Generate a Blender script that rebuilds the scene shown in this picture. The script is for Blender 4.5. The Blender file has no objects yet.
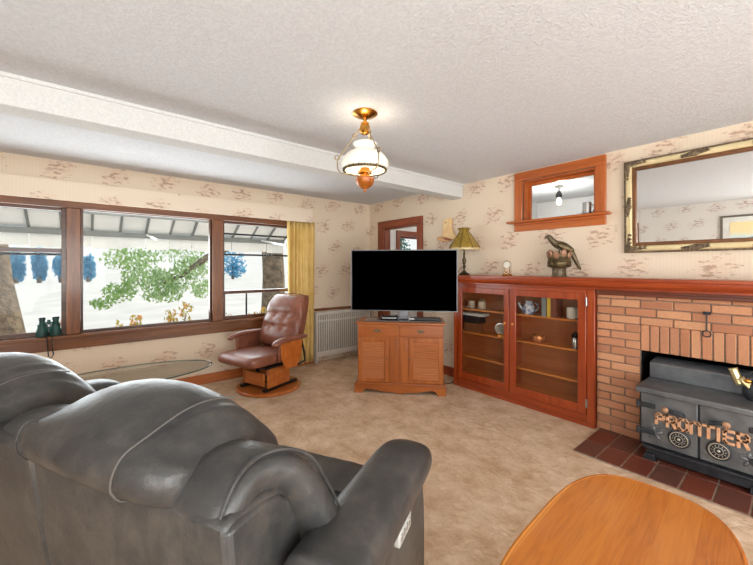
import bpy, bmesh, math, random
from mathutils import Vector, Matrix, Euler
random.seed(7)
PI = math.pi
scene = bpy.context.scene
COL = scene.collection

# ------------------------------------------------------------------ colour
def lin(c):
    c = c / 255.0
    return c / 12.92 if c <= 0.04045 else ((c + 0.055) / 1.055) ** 2.4
def rgb(c):
    return (lin(c[0]), lin(c[1]), lin(c[2]), 1.0)

# ------------------------------------------------------------------ mesh builder
class MB:
    def __init__(self):
        self.bm = bmesh.new()
    def box(self, x0, y0, z0, x1, y1, z1, M=None):
        vs = [self.bm.verts.new((x, y, z)) for z in (z0, z1) for (x, y) in ((x0, y0), (x1, y0), (x1, y1), (x0, y1))]
        for f in ((3, 2, 1, 0), (4, 5, 6, 7), (0, 1, 5, 4), (1, 2, 6, 5), (2, 3, 7, 6), (3, 0, 4, 7)):
            self.bm.faces.new([vs[i] for i in f])
        if M is not None:
            bmesh.ops.transform(self.bm, matrix=M, verts=vs)
        return self
    def loft(self, rings, closed=True, caps=True, loop=False):
        R = [[self.bm.verts.new(p) for p in r] for r in rings]
        n = len(R[0])
        m = len(R)
        for i in range(m if loop else m - 1):
            a, b = R[i], R[(i + 1) % m]
            for j in range(n if closed else n - 1):
                k = (j + 1) % n
                try:
                    self.bm.faces.new((a[j], a[k], b[k], b[j]))
                except ValueError:
                    pass
        if caps and closed and not loop:
            try:
                self.bm.faces.new(list(reversed(R[0])))
                self.bm.faces.new(R[-1])
            except ValueError:
                pass
        return self
    def tube(self, path, r, n=8, loop=False):
        P = [Vector(p) for p in path]
        rad = r if isinstance(r, (list, tuple)) else [r] * len(P)
        rings = []
        up = None
        for i, p in enumerate(P):
            if loop:
                t = P[(i + 1) % len(P)] - P[i - 1]
            else:
                t = P[min(i + 1, len(P) - 1)] - P[max(i - 1, 0)]
            t.normalize()
            if up is None:
                a = Vector((0, 0, 1)) if abs(t.z) < 0.9 else Vector((1, 0, 0))
                up = (a - t * a.dot(t)).normalized()
            else:
                up = (up - t * up.dot(t))
                if up.length < 1e-6:
                    up = Vector((1, 0, 0))
                up.normalize()
            s = t.cross(up)
            rings.append([p + (up * math.cos(q) + s * math.sin(q)) * rad[i] for q in [2 * PI * k / n for k in range(n)]])
        return self.loft(rings, loop=loop)
    def cyl(self, p0, p1, r0, r1=None, n=20):
        return self.tube([p0, p1], [r0, r0 if r1 is None else r1], n)
    def lathe(self, prof, n=32, c=(0, 0, 0), flute=0, amp=0.0):
        rings = []
        for (r, z) in prof:
            ring = []
            for k in range(n):
                a = 2 * PI * k / n
                q = r * (1 + amp * math.cos(flute * a)) if flute else r
                ring.append((c[0] + q * math.cos(a), c[1] + q * math.sin(a), c[2] + z))
            rings.append(ring)
        return self.loft(rings)
    def prism(self, poly, f0, f1):
        """poly: list of 2D points, f0/f1: map (a,b)->3D for the two faces."""
        A = [self.bm.verts.new(f0(*p)) for p in poly]
        B = [self.bm.verts.new(f1(*p)) for p in poly]
        self.bm.faces.new(list(reversed(A)))
        self.bm.faces.new(B)
        n = len(poly)
        for i in range(n):
            k = (i + 1) % n
            self.bm.faces.new((A[i], A[k], B[k], B[i]))
        return self
    def ball(self, c, r, M=None, n=16, m=10):
        if not isinstance(r, (tuple, list)):
            r = (r, r, r)
        rings = []
        for i in range(m + 1):
            t = -PI / 2 + PI * i / m
            t = max(min(t, PI / 2 - 0.02), -PI / 2 + 0.02)
            rings.append([Vector((r[0] * math.cos(t) * math.cos(2 * PI * k / n), r[1] * math.cos(t) * math.sin(2 * PI * k / n), r[2] * math.sin(t))) for k in range(n)])
        if M is not None:
            rings = [[M @ p for p in q] for q in rings]
        rings = [[p + Vector(c) for p in q] for q in rings]
        return self.loft(rings)

def obj(name, mb, mat, parent=None, smooth=35, bev=0.0, sub=0, solid=0.0, seg=2):
    bm = mb.bm
    bmesh.ops.recalc_face_normals(bm, faces=bm.faces)
    me = bpy.data.meshes.new(name)
    bm.to_mesh(me)
    bm.free()
    if smooth:
        me.shade_smooth()
        if not sub:
            me.set_sharp_from_angle(angle=math.radians(smooth))
    me.materials.append(mat)
    o = bpy.data.objects.new(name, me)
    COL.objects.link(o)
    if parent is not None:
        o.parent = parent
    if solid:
        m = o.modifiers.new('solid', 'SOLIDIFY'); m.thickness = solid; m.offset = 0
    if bev:
        m = o.modifiers.new('bevel', 'BEVEL'); m.width = bev; m.segments = seg; m.limit_method = 'ANGLE'; m.angle_limit = math.radians(40)
        m.harden_normals = False
    if sub:
        m = o.modifiers.new('sub', 'SUBSURF'); m.levels = sub; m.render_levels = sub
    return o
def tag(o, label, cat, group=None):
    o['label'] = label; o['category'] = cat
    if group: o['group'] = group
    return o
def thing(name, label, cat, loc=(0, 0, 0), rz=0.0, group=None):
    o = bpy.data.objects.new(name, None)
    o.empty_display_size = 0.1
    COL.objects.link(o)
    o.location = loc; o.rotation_euler = (0, 0, rz)
    return tag(o, label, cat, group)
def struct(o):
    o['kind'] = 'structure'
    return o

# ------------------------------------------------------------------ materials
class NT:
    def __init__(self, name):
        self.m = bpy.data.materials.new(name)
        self.m.use_nodes = True
        self.t = self.m.node_tree
        self.b = self.t.nodes['Principled BSDF']
        self.out = self.t.nodes['Material Output']
    def n(self, typ, **kw):
        x = self.t.nodes.new(typ)
        for k, v in kw.items():
            setattr(x, k, v)
        return x
    def l(self, a, b):
        self.t.links.new(a, b)
    def set(self, node, i, v):
        if hasattr(v, 'is_output') or isinstance(v, bpy.types.NodeSocket):
            self.l(v, node.inputs[i])
        else:
            node.inputs[i].default_value = v
    def math(self, op, a, b=None, c=None, clamp=False):
        x = self.n('ShaderNodeMath', operation=op)
        x.use_clamp = clamp
        self.set(x, 0, a)
        if b is not None: self.set(x, 1, b)
        if c is not None: self.set(x, 2, c)
        return x.outputs[0]
    def mix(self, f, a, b):
        x = self.n('ShaderNodeMix', data_type='RGBA')
        self.set(x, 0, f); self.set(x, 6, a); self.set(x, 7, b)
        return x.outputs[2]
    def pos(self):
        return self.n('ShaderNodeNewGeometry').outputs['Position']
    def objc(self):
        return self.n('ShaderNodeTexCoord').outputs['Object']
    def noise(self, v, scale, detail=3, rough=0.5, out=0):
        x = self.n('ShaderNodeTexNoise')
        self.l(v, x.inputs['Vector'])
        x.inputs['Scale'].default_value = scale; x.inputs['Detail'].default_value = detail; x.inputs['Roughness'].default_value = rough
        return x.outputs[out]
    def ramp(self, f, stops):
        x = self.n('ShaderNodeValToRGB')
        self.l(f, x.inputs[0])
        e = x.color_ramp.elements
        while len(e) < len(stops): e.new(0.5)
        for i, (p, c) in enumerate(stops):
            e[i].position = p; e[i].color = c
        return x.outputs[0]
    def mapping(self, v, scale=(1, 1, 1), rot=(0, 0, 0)):
        x = self.n('ShaderNodeMapping')
        self.l(v, x.inputs[0])
        x.inputs['Scale'].default_value = scale; x.inputs['Rotation'].default_value = rot
        return x.outputs[0]
    def bump(self, h, strength, dist):
        x = self.n('ShaderNodeBump')
        x.inputs['Strength'].default_value = strength; x.inputs['Distance'].default_value = dist
        self.l(h, x.inputs['Height'])
        self.l(x.outputs[0], self.b.inputs['Normal'])
    def base(self, v):
        self.set(self.b, 'Base Color', v)

def mat(name, c, rough=0.5, metal=0.0, c2=None, vs=8.0, bump=None, coat=0.0, spec=0.5, rand=None):
    t = NT(name)
    t.b.inputs['Roughness'].default_value = rough
    t.b.inputs['Metallic'].default_value = metal
    t.b.inputs['Coat Weight'].default_value = coat
    t.b.inputs['Coat Roughness'].default_value = 0.15
    t.b.inputs['Specular IOR Level'].default_value = spec
    if c2 is None:
        c2 = tuple(max(0, x * 0.93) for x in c)
    o = t.objc()
    if rand is not None:
        r = t.n('ShaderNodeNewGeometry').outputs['Random Per Island']
        base = t.ramp(r, [(i / (len(rand) - 1), rgb(k)) for i, k in enumerate(rand)])
        base = t.mix(t.math('MULTIPLY', t.noise(o, vs, 4), 0.5), base, rgb(c2))
        t.base(base)
    else:
        f = t.noise(o, vs, 4)
        t.base(t.ramp(f, [(0.35, rgb(c)), (0.65, rgb(c2))]))
    if bump:
        t.bump(t.noise(o, bump[0], 4), bump[1], bump[2])
    return t.m

def wood(name, c1, c2, c3, axis='x', scale=1.0, rough=0.35, coat=0.3, contrast=1.0):
    t = NT(name)
    o = t.objc()
    s = {'x': (0.6, 9, 9), 'y': (9, 0.6, 9), 'z': (9, 9, 0.6)}[axis]
    v = t.mapping(o, tuple(k * scale for k in s))
    n1 = t.noise(v, 2.2, 5, 0.6)
    n2 = t.noise(t.mapping(o, tuple(k * scale * 5 for k in s)), 3.0, 3, 0.6)
    w = t.math('ADD', t.math('MULTIPLY', n1, 0.75), t.math('MULTIPLY', n2, 0.25))
    f = t.math('MULTIPLY_ADD', t.math('SUBTRACT', w, 0.5), 1.6 * contrast, 0.5, clamp=True)
    t.base(t.ramp(f, [(0.15, rgb(c1)), (0.5, rgb(c2)), (0.85, rgb(c3))]))
    t.b.inputs['Roughness'].default_value = rough
    t.b.inputs['Coat Weight'].default_value = coat
    t.b.inputs['Coat Roughness'].default_value = 0.12
    t.bump(n2, 0.05, 0.002)
    return t.m

def wallpaper(name, g1=(229, 211, 188), g2_=(220, 199, 173), shift=20.0):
    t = NT(name)
    p = t.pos()
    s = t.n('ShaderNodeSeparateXYZ'); t.l(p, s.inputs[0])
    u = t.math('ADD', s.outputs[0], s.outputs[1]); v = s.outputs[2]
    U = t.math('DIVIDE', t.math('ADD', u, shift), 0.46)
    V = t.math('DIVIDE', t.math('ADD', v, 0.12), 0.33)
    row = t.math('FLOOR', V)
    U2 = t.math('ADD', U, t.math('MULTIPLY', t.math('MODULO', row, 2.0), 0.5))
    cu = t.math('FLOOR', U2)
    wn = t.n('ShaderNodeTexWhiteNoise', noise_dimensions='2D')
    cb = t.n('ShaderNodeCombineXYZ'); t.l(cu, cb.inputs[0]); t.l(row, cb.inputs[1])
    t.l(cb.outputs[0], wn.inputs['Vector'])
    sc = t.n('ShaderNodeSeparateColor'); t.l(wn.outputs['Color'], sc.inputs[0])
    fu = t.math('SUBTRACT', t.math('SUBTRACT', U2, cu), 0.5)
    fv = t.math('SUBTRACT', t.math('SUBTRACT', V, row), 0.5)
    du = t.math('MULTIPLY', t.math('ADD', fu, t.math('MULTIPLY', t.math('SUBTRACT', sc.outputs[0], 0.5), 0.22)), 0.46)
    dv = t.math('MULTIPLY', t.math('ADD', fv, t.math('MULTIPLY', t.math('SUBTRACT', sc.outputs[1], 0.5), 0.22)), 0.33)
    ca, sa = math.cos(0.45), math.sin(0.45)
    a = t.math('ADD', t.math('MULTIPLY', du, ca), t.math('MULTIPLY', dv, sa))
    b = t.math('SUBTRACT', t.math('MULTIPLY', dv, ca), t.math('MULTIPLY', du, sa))
    E = t.math('ADD', t.math('POWER', t.math('ABSOLUTE', t.math('DIVIDE', a, 0.155)), 2.0),
               t.math('POWER', t.math('ABSOLUTE', t.math('DIVIDE', b, 0.105)), 2.0))
    dens = t.math('SUBTRACT', 1.0, E)
    uvv = t.n('ShaderNodeCombineXYZ'); t.l(u, uvv.inputs[0]); t.l(v, uvv.inputs[1])
    stretched = t.mapping(uvv.outputs[0], (0.5, 1.15, 1), (0, 0, 0.6))
    nz = t.noise(stretched, 33, 4, 0.6)
    m = t.math('ADD', t.math('MULTIPLY', dens, 0.30), t.math('MULTIPLY', t.math('SUBTRACT', nz, 0.5), 2.6))
    m = t.math('MULTIPLY', t.math('SUBTRACT', m, 0.20), 3.2, clamp=True)
    m = t.math('MULTIPLY', m, t.math('GREATER_THAN', dens, -0.15))
    # soft wash of colour behind the sprig
    wash = t.math('MULTIPLY', t.math('MAXIMUM', dens, 0.0), 0.22)
    hue = t.noise(uvv.outputs[0], 9, 2)
    ink = t.ramp(hue, [(0.38, rgb((138, 100, 76))), (0.52, rgb((170, 118, 98))), (0.66, rgb((134, 110, 80)))])
    stripe = t.math('MULTIPLY_ADD', t.math('SINE', t.math('MULTIPLY', u, 260.0)), 0.5, 0.5)
    ground = t.mix(t.math('MULTIPLY', stripe, 0.35), rgb(g1), rgb(g2_))
    ground = t.mix(t.math('MULTIPLY', t.noise(uvv.outputs[0], 3, 3), 0.3), ground, rgb((233, 217, 197)))
    g2 = t.mix(wash, ground, rgb((222, 182, 160)))
    t.base(t.mix(t.math('MULTIPLY', m, 0.62), g2, ink))
    t.b.inputs['Roughness'].default_value = 0.6
    t.b.inputs['Specular IOR Level'].default_value = 0.25
    return t.m

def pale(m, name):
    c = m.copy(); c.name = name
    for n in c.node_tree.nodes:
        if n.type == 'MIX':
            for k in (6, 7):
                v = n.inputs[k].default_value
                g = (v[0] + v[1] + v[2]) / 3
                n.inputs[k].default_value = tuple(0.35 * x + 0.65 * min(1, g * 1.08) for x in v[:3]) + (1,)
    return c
def popcorn(name, c, strength=0.5):
    t = NT(name)
    p = t.pos()
    n1 = t.noise(p, 60, 4, 0.75)
    n2 = t.noise(p, 1.5, 2)
    t.base(t.mix(t.math('MULTIPLY', t.ramp(n1, [(0.42, (0, 0, 0, 1)), (0.6, (1, 1, 1, 1))]), 0.5), rgb(tuple(k * 0.92 for k in c)), rgb(c)))
    t.b.inputs['Roughness'].default_value = 0.9
    t.b.inputs['Specular IOR Level'].default_value = 0.1
    t.bump(n1, strength, 0.02)
    return t.m

def carpet(name):
    t = NT(name)
    p = t.pos()
    n1 = t.noise(p, 150, 3, 0.7)
    vor = t.n('ShaderNodeTexVoronoi', feature='DISTANCE_TO_EDGE')
    warp = t.n('ShaderNodeMix', data_type='VECTOR')
    nv = t.n('ShaderNodeTexNoise'); t.l(p, nv.inputs['Vector']); nv.inputs['Scale'].default_value = 9; nv.inputs['Detail'].default_value = 3
    warp.inputs[0].default_value = 0.2
    t.l(p, warp.inputs[4]); t.l(nv.outputs['Color'], warp.inputs[5])
    t.l(warp.outputs[1], vor.inputs['Vector'])
    vor.inputs['Scale'].default_value = 9
    groove = t.ramp(vor.outputs['Distance'], [(0.0, (0, 0, 0, 1)), (0.22, (1, 1, 1, 1))])
    n3 = t.noise(p, 4.5, 6, 0.7)
    h = t.math('ADD', t.math('MULTIPLY', n1, 0.4), t.math('MULTIPLY', groove, 0.35))
    c = t.ramp(n3, [(0.34, rgb((190, 156, 124))), (0.5, rgb((214, 184, 154))), (0.66, rgb((232, 206, 180)))])
    c = t.mix(t.math('MULTIPLY', t.math('SUBTRACT', 1.0, groove), 0.22), c, rgb((186, 150, 120)))
    c = t.mix(t.math('MULTIPLY', t.ramp(n1, [(0.35, (1, 1, 1, 1)), (0.6, (0, 0, 0, 1))]), 0.30), c, rgb((182, 148, 118)))
    t.base(c)
    t.b.inputs['Roughness'].default_value = 1.0
    t.b.inputs['Specular IOR Level'].default_value = 0.0
    t.bump(h, 0.9, 0.016)
    return t.m

def leather(name, c1, c2, c3, rough=0.36):
    t = NT(name)
    o = t.objc()
    n1 = t.noise(o, 7, 6, 0.7)
    n2 = t.noise(o, 170, 3)
    n3 = t.noise(o, 26, 4, 0.6)
    f = t.math('ADD', t.math('MULTIPLY', n1, 0.7), t.math('MULTIPLY', n3, 0.3))
    t.base(t.ramp(f, [(0.32, rgb(c1)), (0.5, rgb(c2)), (0.68, rgb(c3))]))
    t.l(t.math('MULTIPLY_ADD', n3, 0.22, rough - 0.11), t.b.inputs['Roughness'])
    h = t.math('ADD', t.math('MULTIPLY', n2, 0.12), t.math('MULTIPLY', n1, 0.6))
    t.bump(h, 0.35, 0.018)
    return t.m

def glass(name, tint=(255, 255, 255), refl=0.9):
    t = NT(name)
    t.t.nodes.remove(t.b)
    tr = t.n('ShaderNodeBsdfTransparent'); tr.inputs[0].default_value = rgb(tint)
    gl = t.n('ShaderNodeBsdfGlossy'); gl.inputs['Roughness'].default_value = 0.02
    lw = t.n('ShaderNodeLayerWeight'); lw.inputs[0].default_value = 0.5
    fr = t.math('MULTIPLY_ADD', t.math('POWER', lw.outputs['Facing'], 4.0), 0.75, 0.035)
    mx = t.n('ShaderNodeMixShader')
    t.l(t.math('MULTIPLY', fr, refl), mx.inputs[0]); t.l(tr.outputs[0], mx.inputs[1]); t.l(gl.outputs[0], mx.inputs[2])
    t.l(mx.outputs[0], t.out.inputs[0])
    return t.m

def glow(name, c, strength):
    t = NT(name)
    t.b.inputs['Base Color'].default_value = rgb(c)
    t.b.inputs['Emission Color'].default_value = rgb(c)
    t.b.inputs['Emission Strength'].default_value = strength
    return t.m

M_PAPER = wallpaper('floral_wallpaper')
M_VALP = wallpaper('valance_wallpaper', (238, 222, 202), (230, 212, 190), 20.17)
M_CEIL = popcorn('popcorn_ceiling', (234, 236, 240), 0.6)
M_BEAM = popcorn('textured_beam', (230, 231, 230), 0.25)
M_CARPET = carpet('sculpted_carpet')
M_WHITE = mat('white_plaster', (236, 235, 234), 0.8, c2=(228, 228, 230), vs=2)
M_TRIMX = wood('brown_trim_y', (82, 43, 18), (114, 65, 29), (148, 92, 45), 'y', 1, 0.35, 0.2)
M_TRIMZ = wood('brown_trim_z', (90, 47, 19), (124, 71, 32), (156, 98, 48), 'z', 1, 0.35, 0.2)
M_BASEB = wood('baseboard_wood', (150, 76, 34), (178, 98, 48), (198, 118, 62), 'y', 1, 0.4, 0.1)
M_DOORX = wood('doorway_wood_x', (104, 44, 22), (134, 62, 32), (156, 80, 42), 'x', 1, 0.4, 0.1)
M_DOORZ = wood('doorway_wood_z', (104, 44, 22), (134, 62, 32), (156, 80, 42), 'z', 1, 0.4, 0.1)
M_CABX = wood('red_fir_x', (116, 42, 14), (146, 58, 22), (174, 80, 34), 'x', 0.8, 0.3, 0.35)
M_CABZ = wood('red_fir_z', (116, 42, 14), (146, 58, 22), (174, 80, 34), 'z', 0.8, 0.3, 0.35)
M_CABIN = wood('cabinet_inside_wood', (134, 72, 38), (162, 94, 54), (182, 114, 70), 'x', 0.8, 0.4, 0.1)
M_SHELF = wood('shelf_wood', (176, 98, 40), (204, 126, 58), (222, 150, 80), 'x', 0.8, 0.35, 0.2)
M_WINX = wood('orange_fir_x', (146, 68, 22), (178, 92, 38), (198, 114, 54), 'x', 0.8, 0.3, 0.3)
M_WINZ = wood('orange_fir_z', (146, 68, 22), (178, 92, 38), (198, 114, 54), 'z', 0.8, 0.3, 0.3)
M_STX = wood('honey_maple_x', (128, 64, 24), (158, 86, 36), (180, 106, 50), 'x', 0.8, 0.32, 0.3)
M_STZ = wood('honey_maple_z', (128, 64, 24), (158, 86, 36), (180, 106, 50), 'z', 0.8, 0.32, 0.3)
M_LOUV = wood('louvre_maple', (158, 90, 52), (184, 114, 70), (200, 132, 86), 'x', 0.5, 0.35, 0.2)
M_BLACK = mat('black_plastic', (14, 14, 15), 0.4)
M_BLACKG = mat('black_gloss', (10, 10, 12), 0.12)
M_SCREEN = mat('dark_screen', (0, 0, 0), 0.9, c2=(0, 0, 0), spec=0.0)
M_STEEL = mat('brushed_steel', (190, 192, 196), 0.3, 1.0, vs=40)
M_SILVER = mat('silver_bezel', (120, 122, 126), 0.4, 0.6)
M_BRASS = mat('polished_brass', (214, 160, 78), 0.25, 1.0, c2=(186, 126, 52), vs=14)
M_BRASSP = mat('pale_brass', (214, 200, 150), 0.3, 0.85, c2=(196, 178, 122), vs=12)
M_ANTIQUE = mat('antique_bronze', (112, 96, 66), 0.42, 0.8, c2=(70, 60, 44), vs=24)
M_IRON = mat('black_cast_iron', (52, 54, 58), 0.5, 0.35, c2=(38, 40, 44), vs=14, bump=(120, 0.25, 0.004))
M_IRON2 = mat('grey_stove_steel', (116, 119, 121), 0.4, 0.5, c2=(90, 93, 97), vs=10, bump=(160, 0.12, 0.003))
M_DARK = mat('firebox_soot', (16, 14, 13), 0.95, spec=0.1)
M_COPPER = mat('copper_lettering', (214, 166, 128), 0.5, 0.15, c2=(196, 144, 108), vs=30)
M_BRICK = mat('clinker_brick', (190, 128, 92), 0.85, c2=(140, 92, 66), vs=60, bump=(90, 0.5, 0.006),
              rand=[(176, 116, 82), (200, 142, 104), (164, 106, 78), (208, 154, 114), (186, 124, 90), (210, 148, 108), (170, 116, 88)])
M_MORTAR = mat('grey_mortar', (134, 116, 100), 0.95, c2=(112, 96, 84), vs=50, bump=(150, 0.4, 0.004))
M_TILE = mat('quarry_tile', (110, 54, 40), 0.4, c2=(78, 46, 38), vs=9, bump=(60, 0.1, 0.002),
             rand=[(106, 58, 44), (124, 58, 38), (96, 62, 52), (116, 52, 36), (102, 66, 54)])
M_GROUT = mat('tile_grout', (158, 140, 120), 0.9, c2=(138, 120, 102), vs=30)
M_SOFA = leather('grey_leather', (42, 42, 43), (58, 57, 56), (82, 77, 72), 0.36)
M_BROWNL = leather('brown_leather', (104, 58, 42), (128, 76, 57), (150, 94, 73), 0.32)
M_STITCH = mat('grey_thread', (92, 88, 84), 0.8)
M_CURT = mat('mustard_curtain', (234, 204, 134), 0.85, c2=(222, 188, 112), vs=6, bump=(220, 0.2, 0.003))
M_RAD = mat('greige_radiator_paint', (224, 217, 208), 0.5, c2=(216, 208, 198), vs=5)
M_RADD = mat('radiator_inside', (70, 62, 56), 0.8)
M_GLASS = glass('window_glass', (252, 255, 255), 0.12)
M_CABGLASS = glass('cabinet_glass', (244, 242, 238), 0.8)
M_TABLEG = glass('table_glass', (247, 251, 249), 0.9)
M_TABLEEDGE = mat('glass_edge_green', (60, 92, 84), 0.15, c2=(48, 78, 72))
M_MIRROR = mat('mirror_silver', (236, 238, 238), 0.0, 1.0, c2=(236, 238, 238))
M_CREAMF = mat('cream_gilt_frame', (226, 208, 164), 0.4, 0.15, c2=(210, 190, 144), vs=12)
M_BRONZEF = mat('bronze_ornament', (132, 114, 90), 0.5, 0.3, c2=(88, 74, 58), vs=40, bump=(110, 0.8, 0.008))
M_BRONZE2 = mat('brown_gilt_edge', (126, 84, 52), 0.4, 0.3, c2=(102, 66, 40), vs=12)
M_OPAL = None
M_BINO = mat('teal_rubber', (16, 74, 66), 0.5, c2=(12, 58, 54), vs=20)
M_WHITEC = mat('white_china', (234, 232, 226), 0.25)
M_ALU = mat('white_aluminium', (238, 240, 242), 0.6, c2=(230, 233, 236), vs=4)
M_ALU3 = mat('pale_aluminium', (176, 180, 184), 0.6, c2=(166, 170, 176), vs=4)
M_ALU2 = mat('grey_aluminium', (128, 132, 134), 0.5, 0.1)

def smooth_path(P, k=5):
    P = [Vector(p) for p in P]; out = []
    for i in range(len(P) - 1):
        a, b, c, d = P[max(i - 1, 0)], P[i], P[i + 1], P[min(i + 2, len(P) - 1)]
        for j in range(k):
            t = j / k
            out.append(0.5 * ((2 * b) + (c - a) * t + (2 * a - 5 * b + 4 * c - d) * t * t + (3 * b - a - 3 * c + d) * t ** 3))
    out.append(P[-1])
    return out
# ------------------------------------------------------------------ helpers for lettering etc.
def rot(axis, a):
    return Matrix.Rotation(a, 4, axis)

# ------------------------------------------------------------------ the room
RX, RY, H = 6.6, -6.0, 2.44
def wall_with_holes(name, m, axis, c0, c1, a0, a1, z0, z1, holes):
    """axis 'x': wall plane x in [c0,c1], runs over y in [a0,a1]; axis 'y' the other way round."""
    mb = MB()
    def bx(p, q, r, s):
        if q - p < 1e-4 or s - r < 1e-4: return
        if axis == 'x': mb.box(c0, p, r, c1, q, s)
        else: mb.box(p, c0, r, q, c1, s)
    cur = a0
    for (h0, h1, hz0, hz1) in sorted(holes):
        bx(cur, h0, z0, z1)
        bx(h0, h1, z0, hz0); bx(h0, h1, hz1, z1)
        cur = h1
    bx(cur, a1, z0, z1)
    return struct(obj(name, mb, m, smooth=0))

WY = [(-5.0, -3.79), (-3.685, -2.452), (-2.33, -1.36)]       # window openings on the left wall
SZ, HZ = 0.73, 2.0
wall_with_holes('wall_left', M_PAPER, 'x', -0.16, 0, RY, 0.12, 0, H, [(a, b, SZ, HZ) for a, b in WY])
wall_with_holes('wall_back', M_PAPER, 'y', 0, 0.12, 0, RX, 0, H, [(0.37, 1.11, 0, 2.02), (2.68, 3.37, 1.88, 2.33), (3.76, 4.56, 0, 0.75)])
wall_with_holes('wall_right', M_PAPER, 'x', RX, RX + 0.14, RY, 0.12, 0, H, [(-5.4, -3.2, 0.35, 2.15), (-2.8, -0.7, 0.35, 2.15)])  # unseen wall, its two openings added to let in fill light
wall_with_holes('wall_front', pale(M_PAPER, 'daylit_wallpaper'), 'y', RY - 0.14, RY, -0.16, RX + 0.14, 0, H, [(1.25, 2.15, 0, 2.05), (4.7, 6.2, 0.35, 2.15)])  # same wallpaper paled, whitening by daylight put into its colour
struct(obj('floor', MB().box(0, RY, -0.1, RX, 0, 0), M_CARPET, smooth=0))
struct(obj('ceiling', MB().box(-0.16, RY - 0.14, H, RX + 0.14, 2.2, H + 0.1), M_CEIL, smooth=0))
struct(obj('trim_1', MB().box(1.714, RY, 2.27, 1.886, -0.001, H), M_BEAM, bev=0.006))
tb = MB().box(1.886, RY, H - 0.022, 1.897, -0.001, H)
struct(obj('trim_2', tb, M_BEAM))
# hallway and kitchen beyond the back wall
wall_with_holes('wall_hall_left', M_WHITE, 'x', -0.16, 0, 0.12, 2.2, 0, H, [(0.68, 1.75, 0.85, 1.97)])
struct(obj('wall_hall_divider', MB().box(1.75, 0.12, 0, 1.85, 2.0, H), M_WHITE, smooth=0))
struct(obj('wall_kitchen_far', MB().box(0, 2.0, 0, 5.6, 2.12, H), M_WHITE, smooth=0))
struct(obj('wall_kitchen_right', MB().box(5.5, 0.12, 0, 5.6, 2.0, H), M_WHITE, smooth=0))
struct(obj('wall_hall_floor', MB().box(0, 0, -0.1, 5.6, 2.1, 0), M_CARPET, smooth=0))
bpy.data.objects['wall_hall_floor'].name = 'floor_hall'

# --- baseboards
struct(obj('baseboard_left', MB().box(0, RY, 0, 0.022, -1.06, 0.115), M_BASEB, bev=0.005))
struct(obj('baseboard_back', MB().box(1.25, -0.022, 0, 1.905, 0, 0.115), M_CABX, bev=0.005))
# --- chair rail over the radiator
struct(obj('trim_3', MB().box(0, -1.36, 0.755, 0.03, -0.003, 0.79), M_TRIMX, bev=0.005))
# --- sill of the window row
sl = MB().box(-0.10, -5.2, 0.715, 0.075, -1.36, 0.745).box(0, -5.2, 0.60, 0.028, -1.36, 0.715)
struct(obj('trim_4', sl, M_TRIMX, bev=0.006))
# --- casings between and over the windows
cs = MB()
cs.box(-0.02, -5.2, 1.985, 0.025, -1.36, 2.08)
cz = MB()
for a, b in ((-5.12, -5.0), (-3.79, -3.685), (-2.452, -2.33), (-1.36, -1.27)):
    cz.box(-0.158, a, 0.745, 0.02, b, 1.985)
struct(obj('trim_5', cs, M_TRIMX, bev=0.004))
struct(obj('trim_6', cz, M_TRIMZ, bev=0.004))

def frame_ring(mb, y0, y1, z0, z1, w, x0, x1):
    mb.box(x0, y0, z0, x1, y0 + w, z1); mb.box(x0, y1 - w, z0, x1, y1, z1)
    mb.box(x0, y0 + w, z0, x1, y1 - w, z0 + w); mb.box(x0, y0 + w, z1 - w, x1, y1 - w, z1)
    return mb
M_SASH = wood('dark_sash', (56, 32, 20), (84, 48, 27), (112, 66, 37), 'y', 1, 0.35, 0.2)
M_STORM = mat('black_storm_frame', (28, 26, 28), 0.5)
def window(name, y0, y1, rail):
    r = bpy.data.objects.new(name, None); COL.objects.link(r); struct(r)
    if rail:
        s = frame_ring(MB(), y0, y1, rail - 0.01, HZ, 0.04, -0.10, -0.065)
        obj('upper_sash', s, M_SASH, r, bev=0.003)
        s = frame_ring(MB(), y0, y1, 0.745, rail + 0.03, 0.04, -0.06, -0.025)
        obj('lower_sash', s, M_SASH, r, bev=0.003)
        obj('glass_pane', MB().box(-0.084, y0 + 0.04, rail + 0.02, -0.081, y1 - 0.04, HZ - 0.04), M_GLASS, r, smooth=0)
        obj('glass_pane', MB().box(-0.044, y0 + 0.04, 0.78, -0.041, y1 - 0.04, rail), M_GLASS, r, smooth=0)
        st = MB()
        for z in (1.834, 1.567) if rail < 1.3 else (1.53,):
            st.box(-0.14, y0, z - 0.012, -0.125, y1, z + 0.012)
        if rail < 1.3:
            st.box(-0.14, y0 + 0.33, 0.745, -0.13, y0 + 0.35, rail)
        obj('storm_frame', st, M_STORM, r)
    else:
        obj('sash', frame_ring(MB(), y0, y1, 0.745, HZ, 0.022, -0.08, -0.03), M_SASH, r, bev=0.003)
        obj('glass_pane', MB().box(-0.068, y0 + 0.02, 0.765, -0.064, y1 - 0.02, HZ - 0.02), M_GLASS, r, smooth=0)
    return r
window('window_1', WY[0][0], WY[0][1], 1.555)
window('window_2', WY[1][0], WY[1][1], None)
window('window_3', WY[2][0], WY[2][1], 1.075)
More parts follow.
